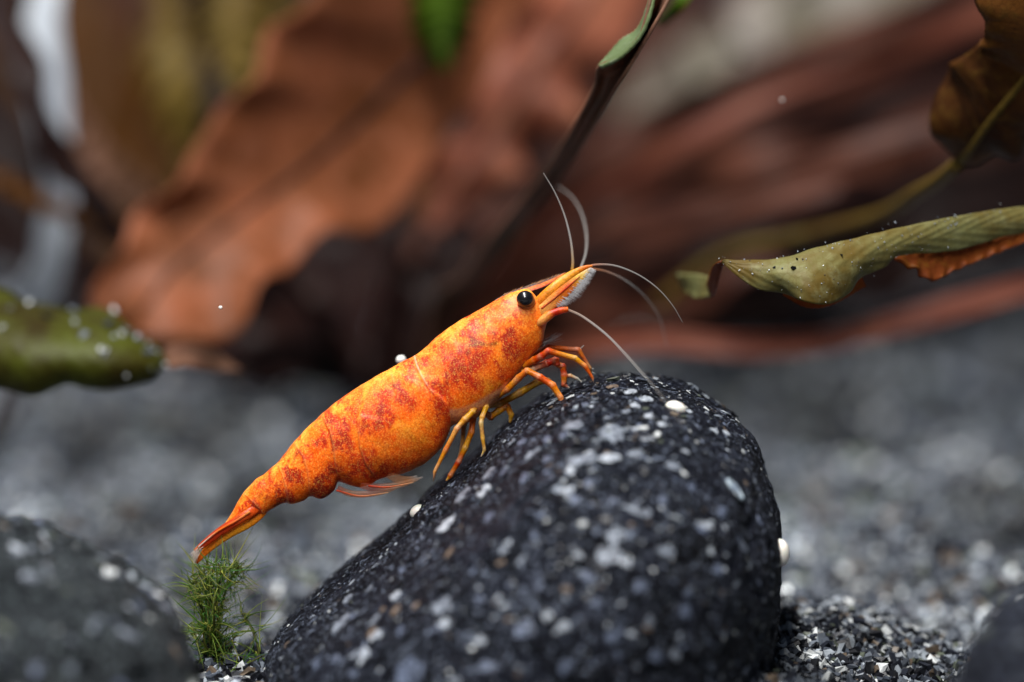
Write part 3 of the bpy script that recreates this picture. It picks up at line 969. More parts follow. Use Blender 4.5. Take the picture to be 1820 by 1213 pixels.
def silt(parent, v, n, count, smin, smax, probs, ulim=(0, 1), vlim=(0, 1), side=1.0, pw=2.0):
    nu, nv, _ = v.shape
    i = (rng.uniform(*ulim, size=count) * (nu - 1)).astype(int)
    j = (rng.uniform(*vlim, size=count) * (nv - 1)).astype(int)
    p, nr = v[i, j], n[i, j] * side
    tow = np.einsum('ij,ij->i', nr, CAMn - p)
    nr = nr * np.sign(tow)[:, None]
    jit = rng.normal(scale=0.0002, size=(count, 3))
    jit -= np.einsum('ij,ij->i', jit, nr)[:, None] * nr
    s = smin + (smax - smin) * rng.random(count) ** pw
    vv, ff, cc = grains(p + jit + nr * (0.00009 + s[:, None] * 0.25), s, pick_colors(count, probs), (1, 0.8, 0.6))
    o = link('silt_grains', new_mesh('silt_grains', vv, ff, cc, smooth=False), M_grain, parent)
    o['kind'] = 'stuff'


silt(mleaf, mv, mn, 14, 0.00018, 0.00034, (0, 1, 1, 2, 6, 8, 1, 0), vlim=(0.0, 0.45), ulim=(0.3, 1))
silt(mleaf, mv, mn, 22, 0.0001, 0.0003, (3, 2, 2, 2, 4, 6, 1, 0), vlim=(0.0, 0.9), ulim=(0.75, 1))

# --- wavy grey-green leaf reaching in from the right
gw = ground_pt(2150, 20)
wleaf = thing('wavy_leaved_plant', 'wavy grey green leaf with rust orange folds reaching in above the dark stone', 'plant', P(*gw))
_, wv, wn = loft('leaf',
     [(1283, 464, 1.0), (1341, 465, 0.8), (1396, 460, 0.8), (1450, 443, 1.0), (1523, 425, 1.6), (1606, 405, 2.6), (1704, 385, 4.0), (1820, 369, 6.0), (1960, 366, 8.0)],
     [(1284, 465, 1.0), (1325, 478, 0.5), (1372, 488, 0.1), (1440, 492, -0.5), (1510, 470, 0.6), (1580, 442, 1.8), (1690, 416, 3.6), (1820, 392, 5.7), (1960, 386, 8.0)],
     [(1285, 466, 1.0), (1312, 492, 0.6), (1352, 515, 0.4), (1392, 519, 0.6), (1428, 535, -0.6), (1468, 541, -0.4), (1506, 522, 0.8), (1526, 494, 1.6), (1570, 474, 2.0), (1600, 452, 2.6), (1697, 444, 4.0), (1820, 412, 6.0), (1960, 408, 8.4)],
     LM['wavy'], wleaf, nu=160, nv=25, ruffle=0.0, seed=0.4)
loft('leaf_fold', [(1586, 452, 3.2), (1625, 440, 3.6), (1690, 436, 4.2), (1760, 428, 5.2), (1830, 410, 6.2)],
     [(1590, 458, 3.0), (1628, 462, 3.4), (1672, 470, 4.0), (1735, 448, 5.0), (1832, 418, 6.2)],
     [(1592, 462, 2.8), (1631, 481, 3.0), (1657, 500, 3.4), (1708, 477, 4.4), (1834, 426, 6.2)], LM['rust'], wleaf, ruffle=0.0001)[0]['label'] = 'rust orange underside fold'
loft('leaf_fold', [(1390, 515, 1.8), (1430, 520, 2.2), (1475, 525, 2.4), (1530, 490, 2.8)], [(1392, 520, 2.0), (1432, 536, 2.4), (1476, 535, 2.6), (1534, 500, 3.0)],
     [(1394, 523, 2.2), (1434, 545, 2.6), (1478, 540, 2.8), (1538, 508, 3.2)], LM['rust'], wleaf)
loft('leaf_fold', [(1283, 464, 1.2), (1270, 470, 2.5), (1262, 490, 5), (1258, 505, 7)], [(1285, 466, 1.2), (1276, 480, 2.6), (1268, 505, 5.2), (1262, 518, 7.2)],
     [(1287, 468, 1.2), (1282, 484, 2.6), (1274, 512, 5.2), (1266, 528, 7.2)], LM['rust'], wleaf)
loft('leaf_tip', [(1268, 494, 8), (1240, 488, 10), (1204, 487, 13)], [(1264, 512, 8), (1240, 510, 10), (1210, 500, 13)], [(1262, 527, 8), (1240, 530, 10), (1216, 512, 13)],
     LM['wavy'], wleaf, ruffle=0.0001)
petiole('petiole', [(1950, 388, 7.6), (2060, 420, 10), (2140, 700, 16), (2150, gw[1], 20)], 12, 10, LM['olive'], wleaf)
silt(wleaf, wv, wn, 170, 0.000018, 0.00006, (0, 0, 0, 2, 6, 9, 2, 0), ulim=(0, 0.6), vlim=(0, 0.95), pw=2.5)
silt(wleaf, wv, wn, 30, 0.00002, 0.00008, (0, 0, 1, 3, 6, 6, 1, 0), ulim=(0, 0.75), vlim=(0, 0.12))
silt(wleaf, wv, wn, 5, 0.0001, 0.00018, (6, 3, 0, 0, 0, 0, 0, 0), ulim=(0.06, 0.3), vlim=(0.1, 0.4))

# --- curled bronze leaf in the upper right corner
gc = ground_pt(2260, 30)
cleaf = thing('bronze_leaved_plant', 'curled bronze brown leaf on an olive stalk above the wavy leaf', 'plant', P(*gc))
loft('leaf', [(1704, 286, 13), (1675, 258, 12), (1660, 221, 11), (1663, 163, 10), (1687, 119, 9), (1731, 85, 7), (1760, 50, 6), (1800, -40, 6)],
     [(1706, 288, 12.5), (1722, 268, 11), (1745, 236, 9.5), (1772, 200, 8), (1805, 160, 7), (1838, 115, 6), (1870, 50, 6), (1900, -40, 6)],
     [(1708, 290, 13), (1750, 288, 12), (1790, 276, 11), (1830, 250, 10), (1870, 220, 9), (1900, 170, 8), (1930, 80, 7), (1960, -40, 7)],
     LM['brownfold'], cleaf, nu=90, nv=23, ruffle=0.0003, freq=2.6, seed=1.1, midrib=(9, 7), rib_mat=LM['olive'])
loft('leaf_fold', [(1741, -40, 3), (1742, 0, 3), (1752, 27, 3), (1748, 66, 4), (1734, 86, 6)], [(1790, -40, 2), (1792, 0, 2), (1800, 36, 2.4), (1806, 80, 3.6), (1800, 120, 5.5)],
     [(1900, -40, 4), (1900, 20, 4), (1890, 60, 4), (1870, 110, 5), (1840, 150, 6)], LM['brownfold'], cleaf, ruffle=0.0002, freq=2)
petiole('stalk', [(1704, 289, 12.5), (1668, 320, 17), (1626, 345, 23), (1560, 384, 32), (1414, 424, 44), (1287, 456, 54), (1170, 545, 60)], 13, 13, LM['olive'], cleaf)
petiole('stalk', [(1870, 50, 6), (2000, -60, 6), (2150, 100, 14), (2240, 600, 24), (2260, gc[1], 30)], 8, 10, LM['olive'], cleaf)

# --- twisted leaf seen edge-on
ge = ground_pt(700, 62)
eleaf = thing('twisted_leaf_plant', 'slender twisted brown leaf seen edge-on with a green fold above the shrimp', 'plant', P(*ge))
eL = [(700, ge[1], 62), (760, 560, 50), (818, 492, 42), (879, 413, 33), (924, 358, 26), (975, 293, 18), (1026, 211, 10), (1056, 153, 5), (1063, 120, 3), (1090, 108, 2), (1120, 85, 1.5), (1145, 50, 1), (1155, 0, 1), (1170, -60, 2)]
eR = [(716, ge[1], 62), (785, 580, 50), (850, 505, 42), (917, 420, 33), (950, 372, 26), (1005, 305, 18), (1045, 243, 10), (1080, 185, 5), (1098, 153, 3), (1112, 130, 2), (1132, 97, 1.5), (1156, 56, 1), (1190, -2, 1), (1215, -60, 2)]
eM = [((a[0] + b[0]) / 2 + 3, (a[1] + b[1]) / 2 + 2, a[2] + 1.6) for a, b in zip(eL, eR)]
loft('leaf', eL, eM, eR, LM['edge'], eleaf, nu=140, nv=13, ruffle=0.0)
loft('leaf_fold', [(1064, 118, 3.2), (1082, 98, 3.6), (1105, 72, 3.8), (1132, 54, 3), (1148, 20, 2), (1162, -40, 2)], [(1066, 119, 2.8), (1088, 106, 2.4), (1112, 86, 2.2), (1136, 62, 2), (1152, 22, 1.6), (1166, -40, 2)],
     [(1068, 120, 2.4), (1092, 109, 1.4), (1118, 89, 1.0), (1140, 62, 0.8), (1156, 24, 0.8), (1170, -40, 1.6)], LM['fold_green'], eleaf, nu=60, nv=11)[0]['label'] = 'grey green folded edge'
loft('leaf', [(1165, 40, 20), (1190, 14, 18), (1220, -30, 18)], [(1172, 42, 20), (1202, 14, 18), (1232, -30, 18)], [(1180, 44, 20), (1214, 16, 18), (1246, -30, 18)], LM['green'], plant)


# ------------------------------------------------------------------ moss tuft
def moss():
    gp = ground_pt(392, 1.0)
    t = thing('moss_tuft', 'feathery green moss tuft standing in the sand between the stones', 'moss', P(*gp))
    V, Q, T, C = [], [], [], []
    off = 0

    def needle(p0, dirv, length, w, colr):
        nonlocal off
        n = 8
        bend = rng.normal(scale=0.42, size=3)
        ts = np.linspace(0, 1, n)
        path = p0[None] + (dirv[None] * ts[:, None] + bend[None] * (ts ** 2)[:, None]) * length
        rad = w * (1 - 0.92 * ts ** 1.5)
        v, f, caps, c = tube(path, rad, 4, np.repeat(colr[None], n, 0))
        V.append(v); Q.extend((f + off).tolist()); T.extend([tuple(i + off for i in q) for q in caps]); C.append(c)
        off += len(v)

    cols = [srgb(92, 112, 34), srgb(70, 96, 24), srgb(112, 124, 52), srgb(60, 104, 38), srgb(120, 122, 48)]
    stems = []
    base = (gp[0], gp[1] + 6, 1.0)
    stems.append([base, (384, 1150, 1), (378, 1090, 0.5), (376, 1040, 0), (380, 1000, 0)])
    stems.append([base, (366, 1150, 0), (360, 1100, 0), (352, 1050, 0.6), (342, 1018, 1)])
    stems.append([base, (388, 1120, 1), (396, 1070, 1.4), (410, 1030, 1.4), (424, 1010, 1.4)])
    stems.append([base, (380, 1110, -1), (385, 1060, -1.5), (392, 1025, -1.8), (398, 1000, -1.6)])
    stems.append([base, (372, 1120, 2), (366, 1070, 2.4), (366, 1030, 2.4), (362, 1004, 2)])
    stems.append([base, (380, 1160, 0), (410, 1140, 0.5), (422, 1128, 1)])
    stems.append([base, (400, 1190, -1), (430, 1185, -1), (455, 1172, -0.5), (470, 1165, 0)])
    stems.append([(452, 1200, 0.5), (460, 1160, 0.5), (448, 1120, 0.8), (428, 1088, 1.2)])
    stems.append([(360, 1215, -0.5), (356, 1170, -0.3), (348, 1130, 0), (340, 1110, 0.4)])
    for si, s in enumerate(stems):
        p = catmull([PN(*q) for q in s], 40)
        r = np.linspace(2.6, 1.2, 40) * K
        sv, sf, caps, _ = tube(p, r, 6, None)
        cc = np.repeat((srgb(84, 88, 36) * 0.9)[None], len(sv), 0)
        link('stem', poly_mesh('stem', sv, sf, caps, cc), M_moss, t)
        dense = si < 5
        cnt = 120 if dense else 36
        for _ in range(cnt):
            u = random.random() ** (0.6 if dense else 0.9)
            k = int(u * 39)
            tan = p[min(k + 1, 39)] - p[max(k - 1, 0)]
            tan /= np.linalg.norm(tan)
            side = rng.normal(size=3) + np.array([0, 0, 0.25])
            dv = side / np.linalg.norm(side) * 1.0 + tan * random.uniform(-0.3, 0.7)
            dv /= np.linalg.norm(dv)
            L = random.uniform(20, 70) * K * (1.0 if u > 0.4 else 0.7)
            jit = rng.normal(scale=7 * K, size=3)
            needle(p[k] + jit, dv, L, random.uniform(0.8, 1.35) * K, cols[random.randrange(5)] * random.uniform(0.9, 1.6))
    me = poly_mesh('moss_needles', np.vstack(V), Q, T, np.vstack(C))
    o = link('moss_needles', me, M_moss, t)
    o['kind'] = 'stuff'


moss()

# ------------------------------------------------------------------ the shrimp
# stations head -> tail: dorsal point, ventral point (photo px), half width in px
ST = [((981, 541), (984, 550), 3), ((972, 537), (980, 560), 12), ((957, 531), (973, 571), 22), ((939, 514), (968, 590), 32), ((914, 519), (962, 614), 38),
      ((889, 529), (940, 640), 43), ((861, 546), (916, 672), 47), ((838, 558.5), (897, 700), 50), ((815, 571.5), (874, 722), 53),
      ((781, 595), (850, 741), 55), ((756, 618), (826, 754), 56), ((738, 632), (803, 758), 57), ((715, 643), (788, 790), 58),
      ((694, 655), (760, 820), 58), ((668, 669), (725, 839), 57), ((645, 683), (692, 847), 56), ((627, 694), (672, 853), 54),
      ((608, 707), (657, 862), 51), ((589, 722), (636, 866), 48), ((570, 738), (612, 859), 45), ((557, 750), (601, 858), 42),
      ((545, 762), (593, 873), 40), ((531, 777), (572, 887), 37), ((517, 793), (552, 883), 34), ((505, 808), (540, 890), 31),
      ((494, 822), (519, 896), 29), ((480, 834), (507, 894), 27), ((467, 845), (492, 900), 25), ((454, 853), (478, 908), 23),
      ((442, 866), (467, 917), 21), ((431, 879), (454, 924), 18), ((422, 893), (438, 931), 14), ((412, 912), (424, 936), 10),
      ((400, 930), (406, 944), 6), ((386, 948), (389, 954), 2)]
NU, NV = 760, 132
arr = np.array([[d[0], d[1], v[0], v[1], w] for d, v, w in ST], float)
S = resample_u(arr, NU)
dors, vent, hw = S[:, 0:2], S[:, 2:4], np.clip(S[:, 4], 1.0, None)
th = np.linspace(0, 2 * np.pi, NV, endpoint=False)
# cross-section: a rounded back and flanks that hang nearly straight to the lower rim
ct, sn = np.cos(th), np.sin(th)
cu = np.sign(ct) * np.abs(ct) ** 0.92
su = np.sign(sn) * np.abs(sn) ** 0.86 * (1 - 0.16 * np.clip(-ct, 0, 1) ** 2)
win = np.hanning(121)
win /= win.sum()
vpad = np.vstack([np.repeat(vent[:1], 60, 0), vent, np.repeat(vent[-1:], 60, 0)])
vsm = np.stack([np.convolve(vpad[:, k], win, 'valid') for k in (0, 1)], 1)
edge_w = np.clip(np.minimum(np.arange(NU) - 150, 600 - np.arange(NU)) / 60.0, 0, 1)[:, None]
vsm = vsm * edge_w + vent * (1 - edge_w)
scal = vent - vsm
mid = (dors + vsm) / 2
half = (dors - vsm) / 2
low = np.clip((-cu - 0.25) / 0.75, 0, 1) ** 1.6
bx = mid[:, None, 0] + cu[None, :] * half[:, None, 0] + low[None, :] * scal[:, None, 0]
by = mid[:, None, 1] + cu[None, :] * half[:, None, 1] + low[None, :] * scal[:, None, 1]
bz = -su[None, :] * hw[:, None]                   # px, negative = toward camera
front = su[None, :] > -0.2

# plates: polyline edges with a step; side +1 raises the head side, -1 the tail side
EDGES = [([(735, 630), (741, 652), (750, 672), (760, 688), (772, 702)], 1, 1.8, 40),
         ([(762, 692), (780, 702), (794, 718), (800, 740), (797, 765), (784, 795), (764, 816)], -1, 5.2, 40),
         ([(693, 652), (697, 672), (703, 692), (708, 712)], 1, 0.7, 26),
         ([(641, 735), (638, 748), (637, 765), (640, 795), (651, 826), (668, 849)], 1, 4.2, 40),
         ([(572, 738), (588, 770), (594, 800), (597, 830), (601, 848)], 1, 3.8, 30),
         ([(522, 786), (540, 815), (548, 842), (550, 874)], 1, 1.8, 24),
         ([(491, 820), (502, 845), (509, 868), (512, 898)], 1, 1.6, 20),
         ([(432, 876), (446, 890), (462, 905), (470, 918)], 1, 2.0, 14)]


def dist_polyline(x, y, pl):
    best = np.full(x.shape, 1e9)
    sign = np.zeros(x.shape)
    tt = np.zeros(x.shape)
    n = len(pl) - 1
    for i in range(n):
        ax, ay = pl[i]
        bx_, by_ = pl[i + 1]
        dx, dy = bx_ - ax, by_ - ay
        L2 = dx * dx + dy * dy
        t = np.clip(((x - ax) * dx + (y - ay) * dy) / L2, 0, 1)
        qx, qy = ax + t * dx, ay + t * dy
        d = np.hypot(x - qx, y - qy)
        cr = dx * (y - ay) - dy * (x - ax)
        m = d < best
        best = np.where(m, d, best)
        sign = np.where(m, np.where(cr < 0, 1, -1), sign)
        tt = np.where(m, (i + t) / n, tt)
    return best, sign, tt


bump_out = np.zeros_like(bx)
seam = np.zeros_like(bx)
for pl, sd, h, fall in EDGES:
    d, s, t = dist_polyline(bx, by, pl)
    s = s * sd
    fade = np.clip(np.minimum(t, 1 - t) * 9 + 0.35, 0, 1)
    prof = np.where(s > 0, np.exp(-d / fall), np.exp(-d / 1.6) - 0.5 * np.exp(-d / 7) * (1 - np.exp(-d / 1.6)))
    bump_out += h * prof * fade
    seam = np.maximum(seam, np.exp(-(d / 2.2) ** 2) * fade)
body_pts = np.stack([bx, by, bz], -1)
du = np.gradient(body_pts, axis=0)
dv = np.roll(body_pts, -1, 1) - np.roll(body_pts, 1, 1)
nn = np.cross(du, dv)
nn /= np.linalg.norm(nn, axis=2)[:, :, None] + 1e-9
outw = body_pts - np.concatenate([mid, np.zeros((NU, 1))], 1)[:, None, :]
nn *= np.sign((nn * outw).sum(2))[:, :, None]
bn = fbm(body_pts.reshape(-1, 3), 0.045, 2, 5.0).reshape(NU, NV)
lat = np.abs(su)[None, :] ** 0.6
body_pts = body_pts + nn * (bump_out * lat + 0.9 * bn * np.clip(hw / 20, 0.1, 1)[:, None])[:, :, None]
MMPX = K * 1e3
SHZ = -0.2     # body axis depth, mm
verts = PN(body_pts[..., 0], body_pts[..., 1], SHZ + body_pts[..., 2] * MMPX).reshape(-1, 3)

# colour pattern
ORG, YEL, RED, CRM, DKR, PNK = srgb(248, 104, 4), srgb(253, 158, 36), srgb(196, 30, 12), srgb(255, 184, 84), srgb(150, 30, 20), srgb(222, 150, 110)
X, Y = bx, by
flat_pts = np.stack([bx, by, bz], -1).reshape(-1, 3)
n1 = fbm(flat_pts, 0.020, 3, 1.0).reshape(NU, NV)
n2 = fbm(flat_pts, 0.075, 3, 9.0).reshape(NU, NV)
n3 = fbm(flat_pts, 0.010, 2, 4.0).reshape(NU, NV)
n4 = fbm(flat_pts, 0.21, 2, 14.0).reshape(NU, NV)
C = np.broadcast_to(ORG, (NU, NV, 3)).copy()


def blend(C, c, f):
    f = np.clip(f, 0, 1)[..., None]
    return C * (1 - f) + np.asarray(c) * f


C = blend(C, YEL, np.clip(0.12 + 0.9 * n1 + 0.6 * n2, 0, 0.8))
C = blend(C, YEL, 0.75 * np.exp(-(((X - 880) / 75) ** 2 + ((Y - 600) / 50) ** 2)) * (0.8 + 0.6 * n2))
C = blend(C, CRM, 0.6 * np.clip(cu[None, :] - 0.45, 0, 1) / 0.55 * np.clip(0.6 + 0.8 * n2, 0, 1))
C = blend(C, srgb(240, 104, 8), 0.4 * np.clip(-cu[None, :] - 0.2, 0, 1) * (X < 800))
BLOTS = [(894, 541, 8, .7), (868, 549, 9, .45), (922, 560, 15, .65), (843, 576, 16, .75), (836, 599, 18, .9), (871, 602, 11, .75), (910, 602, 19, 1), (916, 620, 15, .8), (905, 588, 10, .7),
         (850, 636, 20, .8), (829, 650, 28, 1.1), (808, 641, 18, .8), (815, 671, 20, .9), (850, 661, 15, .6), (887, 662, 18, .55), (905, 650, 14, .4), (848, 685, 16, .6), (781, 692, 20, .9),
         (776, 611, 12, .6), (792, 618, 13, .55), (760, 640, 8, .4), (785, 722, 13, .8), (748, 643, 9, 1), (709, 693, 12, .95), (720, 712, 14, .9), (725, 645, 8, .7), (733, 672, 14, .55),
         (700, 684, 9, .5), (678, 708, 12, .9), (671, 729, 16, 1), (689, 736, 12, .8), (637, 733, 13, .7), (665, 757, 16, .95), (650, 752, 11, .7), (785, 718, 14, .8), (790, 768, 13, .75), (792, 745, 10, .6),
         (616, 708, 9, .8), (584, 749, 14, .85), (604, 764, 18, 1), (617, 757, 14, .9), (611, 787, 15, .85), (570, 782, 15, .85), (577, 735, 8, .7), (535, 781, 7, .8), (503, 812, 10, .95), (521, 842, 12, .9),
         (538, 809, 9, .6), (502, 882, 16, 1.1), (577, 864, 23, 1.15), (589, 828, 13, .8), (632, 838, 24, .7), (654, 850, 14, .7), (676, 836, 17, .7), (656, 818, 13, .7), (711, 838, 16, .6), (740, 822, 18, .35),
         (484, 849, 10, .75), (470, 870, 9, .5), (450, 905, 12, .9), (424, 905, 10, .6), (760, 640, 6, .5), (640, 700, 8, .5), (690, 780, 22, .25), (720, 790, 24, .2)]
red = np.zeros_like(X)
for x, y, r, a in BLOTS:
    wx = X + 17 * n1 + 12 * n2 + 4 * n4
    wy = Y + 17 * np.roll(n1, 37, 0) + 12 * np.roll(n2, 23, 0) + 4 * np.roll(n4, 11, 0)
    red = np.maximum(red, a * np.exp(-(((wx - x) ** 2 + (wy - y) ** 2) / (r * 1.12) ** 2) ** 1.4))
red = np.clip(red * (1.0 + 0.7 * n2 + 0.45 * n4), 0, 1.15)
C = blend(C, RED, np.clip(red * 1.45, 0, 0.97))
C = blend(C, DKR, np.clip(red - 0.5, 0, 1) * 1.7)
C = blend(C, RED, np.clip(1.3 * np.roll(n1, 60, 0) + 0.9 * n2 + 0.5 * n3 + 0.4 * n4 - 0.34, 0, 0.5))
# olive brown streaks under the shell
for pl, wd, a in [([(829, 617), (850, 612), (868, 613), (882, 611)], 3.2, .85), ([(838, 604), (852, 608), (868, 616)], 3.0, .6), ([(855, 572), (866, 563), (880, 559), (890, 553)], 1.8, .7), ([(890, 563), (896, 556), (905, 550)], 1.8, .8), ([(872, 585), (878, 594)], 3.0, .5), ([(775, 650), (800, 630), (825, 620)], 1.8, .4),
                  ([(884, 690), (893, 683), (905, 673)], 1.0, .8), ([(742, 656), (752, 656)], 0.9, .8), ([(632, 722), (645, 712), (665, 704)], 2.2, .35), ([(521, 822), (526, 808)], 2.2, .5), ([(470, 872), (480, 862)], 2.0, .5), ([(700, 700), (697, 668)], 1.6, .35)]:
    d, _, _ = dist_polyline(X, Y, pl)
    C = blend(C, srgb(96, 60, 20), a * np.exp(-(d / wd) ** 2) * np.clip(0.7 + 1.6 * n2, 0, 1))
# pale seam lines at the plate rims
C = blend(C, srgb(250, 200, 150), 0.12 * seam * np.clip(0.8 + n2, 0, 1))
d, _, _ = dist_polyline(X, Y, [(737, 634), (741, 650), (750, 670), (759, 684)])
C = blend(C, srgb(240, 196, 178), 0.5 * np.exp(-(d / 1.5) ** 2))
d, s, t = dist_polyline(X, Y, [(797, 724), (800, 745), (794, 772), (780, 800)])
C = blend(C, RED, 0.55 * np.exp(-(d / 8) ** 2) * (s < 0))
# translucent underside between shell rim and legs
d, s, t = dist_polyline(X, Y, [(962, 618), (935, 636), (909, 671), (885, 690), (861, 704), (838, 717), (815, 725), (797, 726)])
below = (s > 0) & (X > 799) & (Y > 600)
C = blend(C, srgb(214, 150, 112), 0.85 * below * np.clip(d / 5, 0, 1))
d, s, t = dist_polyline(X, Y, [(800, 755), (786, 790), (760, 817), (735, 833), (711, 843)])
C = blend(C, srgb(224, 160, 110), 0.4 * np.exp(-(d / 5) ** 2))
# head: paler round the eye socket
C = blend(C, srgb(252, 180, 110), 0.3 * np.exp(-(((X - 930) / 26) ** 2 + ((Y - 545) / 16) ** 2)))
C = blend(C, srgb(150, 90, 60), 0.35 * np.exp(-(((X - 966) / 6) ** 2 + ((Y - 594) / 18) ** 2)))

m_body, nt, bs, out = new_mat('shrimp_shell')
c = attr_col(nt)
f1 = noise_tex(nt, 12500, 2, 0.7)
f2 = noise_tex(nt, 9500, 3, 0.7)
c = mixrgb(nt, c, srgb(255, 206, 96), ramp(nt, f1, [(0.52, 0.0), (0.70, 0.42)]))
vd = N(nt, 'ShaderNodeTexVoronoi')
vd.inputs['Scale'].default_value = 9500
tcb = N(nt, 'ShaderNodeTexCoord')
nt.links.new(tcb.outputs['Object'], vd.inputs['Vector'])
c = mixrgb(nt, c, srgb(255, 196, 92), ramp(nt, vd.outputs['Distance'], [(0.16, 0.27), (0.42, 0.0)]))
c = mixrgb(nt, c, srgb(168, 40, 4), ramp(nt, vd.outputs['Distance'], [(0.55, 0.0), (0.8, 0.28)]))
c = mixrgb(nt, c, srgb(190, 48, 4), ramp(nt, f2, [(0.34, 0.5), (0.46, 0.0)]))
nt.links.new(c, bs.inputs['Base Color'])
bs.inputs['Roughness'].default_value = 0.42
bs.inputs['Specular IOR Level'].default_value = 0.2
bs.inputs['Subsurface Weight'].default_value = 0.4
bs.inputs['Subsurface Radius'].default_value = (1.0, 0.45, 0.12)
bs.inputs['Subsurface Scale'].default_value = 0.0007
bs.inputs['Coat Weight'].default_value = 0.05
bs.inputs['Coat Roughness'].default_value = 0.25
bump(nt, bs, f2, 0.3, 0.00006)

foot_pt, _ = rock_hit(906, 756)
shrimp = thing('shrimp', 'orange shrimp blotched with red climbing the dark speckled stone', 'shrimp', Vector(foot_pt))
faces = grid_faces(NU, NV, True)
bodycap = len(verts)
vv = np.vstack([verts, verts[:NV].mean(0), verts[-NV:].mean(0)])
j = np.arange(NV)
capf = np.vstack([np.stack([np.full(NV, bodycap), j, (j + 1) % NV, np.full(NV, bodycap)], -1)[:0]]) if False else None
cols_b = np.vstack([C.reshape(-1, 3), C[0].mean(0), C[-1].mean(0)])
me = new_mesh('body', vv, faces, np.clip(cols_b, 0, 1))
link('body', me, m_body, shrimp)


def part_tube(name, pts, radii, colors, mat, parent=shrimp, n=40, nseg=10, flat=1.0, ref=None):
    """pts (px, py, dz mm); radii px per point; colours per point"""
    k = len(pts)
    allv = np.hstack([np.array([PN(*p) for p in pts]), np.array(radii, float)[:, None], np.array([np.asarray(c, float) for c in colors])])
    cv = catmull(allv, n) if k > 2 else catmull(allv, n)
    v, f, caps, cc = tube(cv[:, :3], np.clip(cv[:, 3], 0.15, None) * K, nseg, np.clip(cv[:, 4:7], 0, 1), flat, ref)
    return link(name, poly_mesh(name, v, f, caps, cc), mat, parent)


oC, yC, rC, pC, wC = srgb(236, 120, 20), srgb(236, 170, 40), srgb(206, 54, 20), srgb(240, 190, 150), srgb(214, 214, 210)

# eyes on short stalks
m_eye, nt, bs, out = new_mat('shrimp_eye')
f = noise_tex(nt, 9000, 2)
nt.links.new(ramp(nt, f, [(0.3, (0.003, 0.003, 0.004)), (0.7, (0.008, 0.007, 0.008))]), bs.inputs['Base Color'])
bs.inputs['Roughness'].default_value = 0.25
bs.inputs['Coat Weight'].default_value = 0.45
bs.inputs['Coat Roughness'].default_value = 0.04


def uv_sphere(center, r, nu=24, nv=36, squash=(1, 1, 1)):
    a = np.linspace(0, np.pi, nu)
    b = np.linspace(0, 2 * np.pi, nv, endpoint=False)
    A, B = np.meshgrid(a, b, indexing='ij')
    q = np.stack([np.sin(A) * np.cos(B) * squash[0], np.sin(A) * np.sin(B) * squash[1], np.cos(A) * squash[2]], -1).reshape(-1, 3)
    return q * r + np.array(center), grid_faces(nu, nv, True)[:, ::-1]


for sgn in (-1, 1):
    zc = SHZ + sgn * 37 * MMPX
    ec = P(933.5, 531.5, zc)
    st_ = part_tube('eye_stalk', [(938, 542, SHZ + sgn * 20 * MMPX), (936, 537, SHZ + sgn * 28 * MMPX), (934.5, 533.5, zc)], [14, 15.8, 15.6], [oC, srgb(240, 140, 60), srgb(226, 150, 96)], M_leg, nseg=24)
    v, f = uv_sphere(ec + Vector((0, sgn * 0.00011, 0.0)), 15.2 * K, squash=(1.03, 1, 0.98))
    link('eye', new_mesh('eye', v, f), m_eye, shrimp)

# rostrum: a thin toothed blade along the midline
ros_top = catmull([(880, 533), (905, 521), (930, 512), (955, 503), (980, 494), (1005, 484)], 60)
ros_bot = catmull([(880, 545), (912, 530), (938, 519), (958, 513), (980, 503), (1005, 485)], 60)
rv, rf, rc = [], [], []
nvr = 7
for i in range(60):
    tooth = (1.0 - ((i * 0.45) % 1.0)) * 2.4 if 6 < i < 55 else 0
    for sg in (-1, 1):
        for jx in range(nvr):
            t = jx / (nvr - 1)
            q = ros_top[i] * (1 - t) + ros_bot[i] * t
            y = q[1] - (tooth if jx == 0 else 0)
            wz = sg * (0.5 + 6.5 * t * (1 - i / 60) ** 0.8)
            rv.append(PN(q[0], y, SHZ + wz * MMPX))
            rc.append(srgb(96, 84, 84) if jx <= 1 else (srgb(244, 130, 40) if jx < 5 else srgb(226, 90, 30)))
rv = np.array(rv).reshape(60, 2 * nvr, 3)
rv[:, nvr:] = rv[:, nvr:][:, ::-1]
rcol = np.array(rc).reshape(60, 2 * nvr, 3)
rcol[:, nvr:] = rcol[:, nvr:][:, ::-1]
link('rostrum', new_mesh('rostrum', rv.reshape(-1, 3), grid_faces(60, 2 * nvr, True), rcol.reshape(-1, 3), smooth=False), M_leg, shrimp)
# short bristles along the back of the rostrum
hv, hq, ht, hc = [], [], [], []
ho = 0


def add_hair(store, p0, p1, bend, w, colr, n=5):
    V, Q, T, Cc, o = store
    ts = np.linspace(0, 1, n)
    path = p0[None] * (1 - ts[:, None]) + p1[None] * ts[:, None] + bend[None] * (np.sin(ts * np.pi))[:, None]
    v, f, caps, c = tube(path, w * (1 - 0.85 * ts), 4, np.repeat(colr[None], n, 0))
    Q.extend((f + o).tolist())
    T.extend([tuple(i + o for i in q) for q in caps])
    V.append(v); Cc.append(c)
    return (V, Q, T, Cc, o + len(v))


store = ([], [], [], [], 0)
for i in range(46):
    t = i / 45
    q = ros_top[int(4 + t * 50)]
    z = SHZ + rng.normal() * 2 * MMPX
    p0 = PN(q[0], q[1] + 1, z)
    p1 = PN(q[0] + random.uniform(3, 8), q[1] - random.uniform(2, 6), z)
    store = add_hair(store, p0, p1, np.zeros(3), 0.5 * K, srgb(214, 160, 110))
o = link('bristles', poly_mesh('bristles', np.vstack(store[0]), store[1], store[2], np.vstack(store[3])), M_hair, shrimp)
o['kind'] = 'stuff'

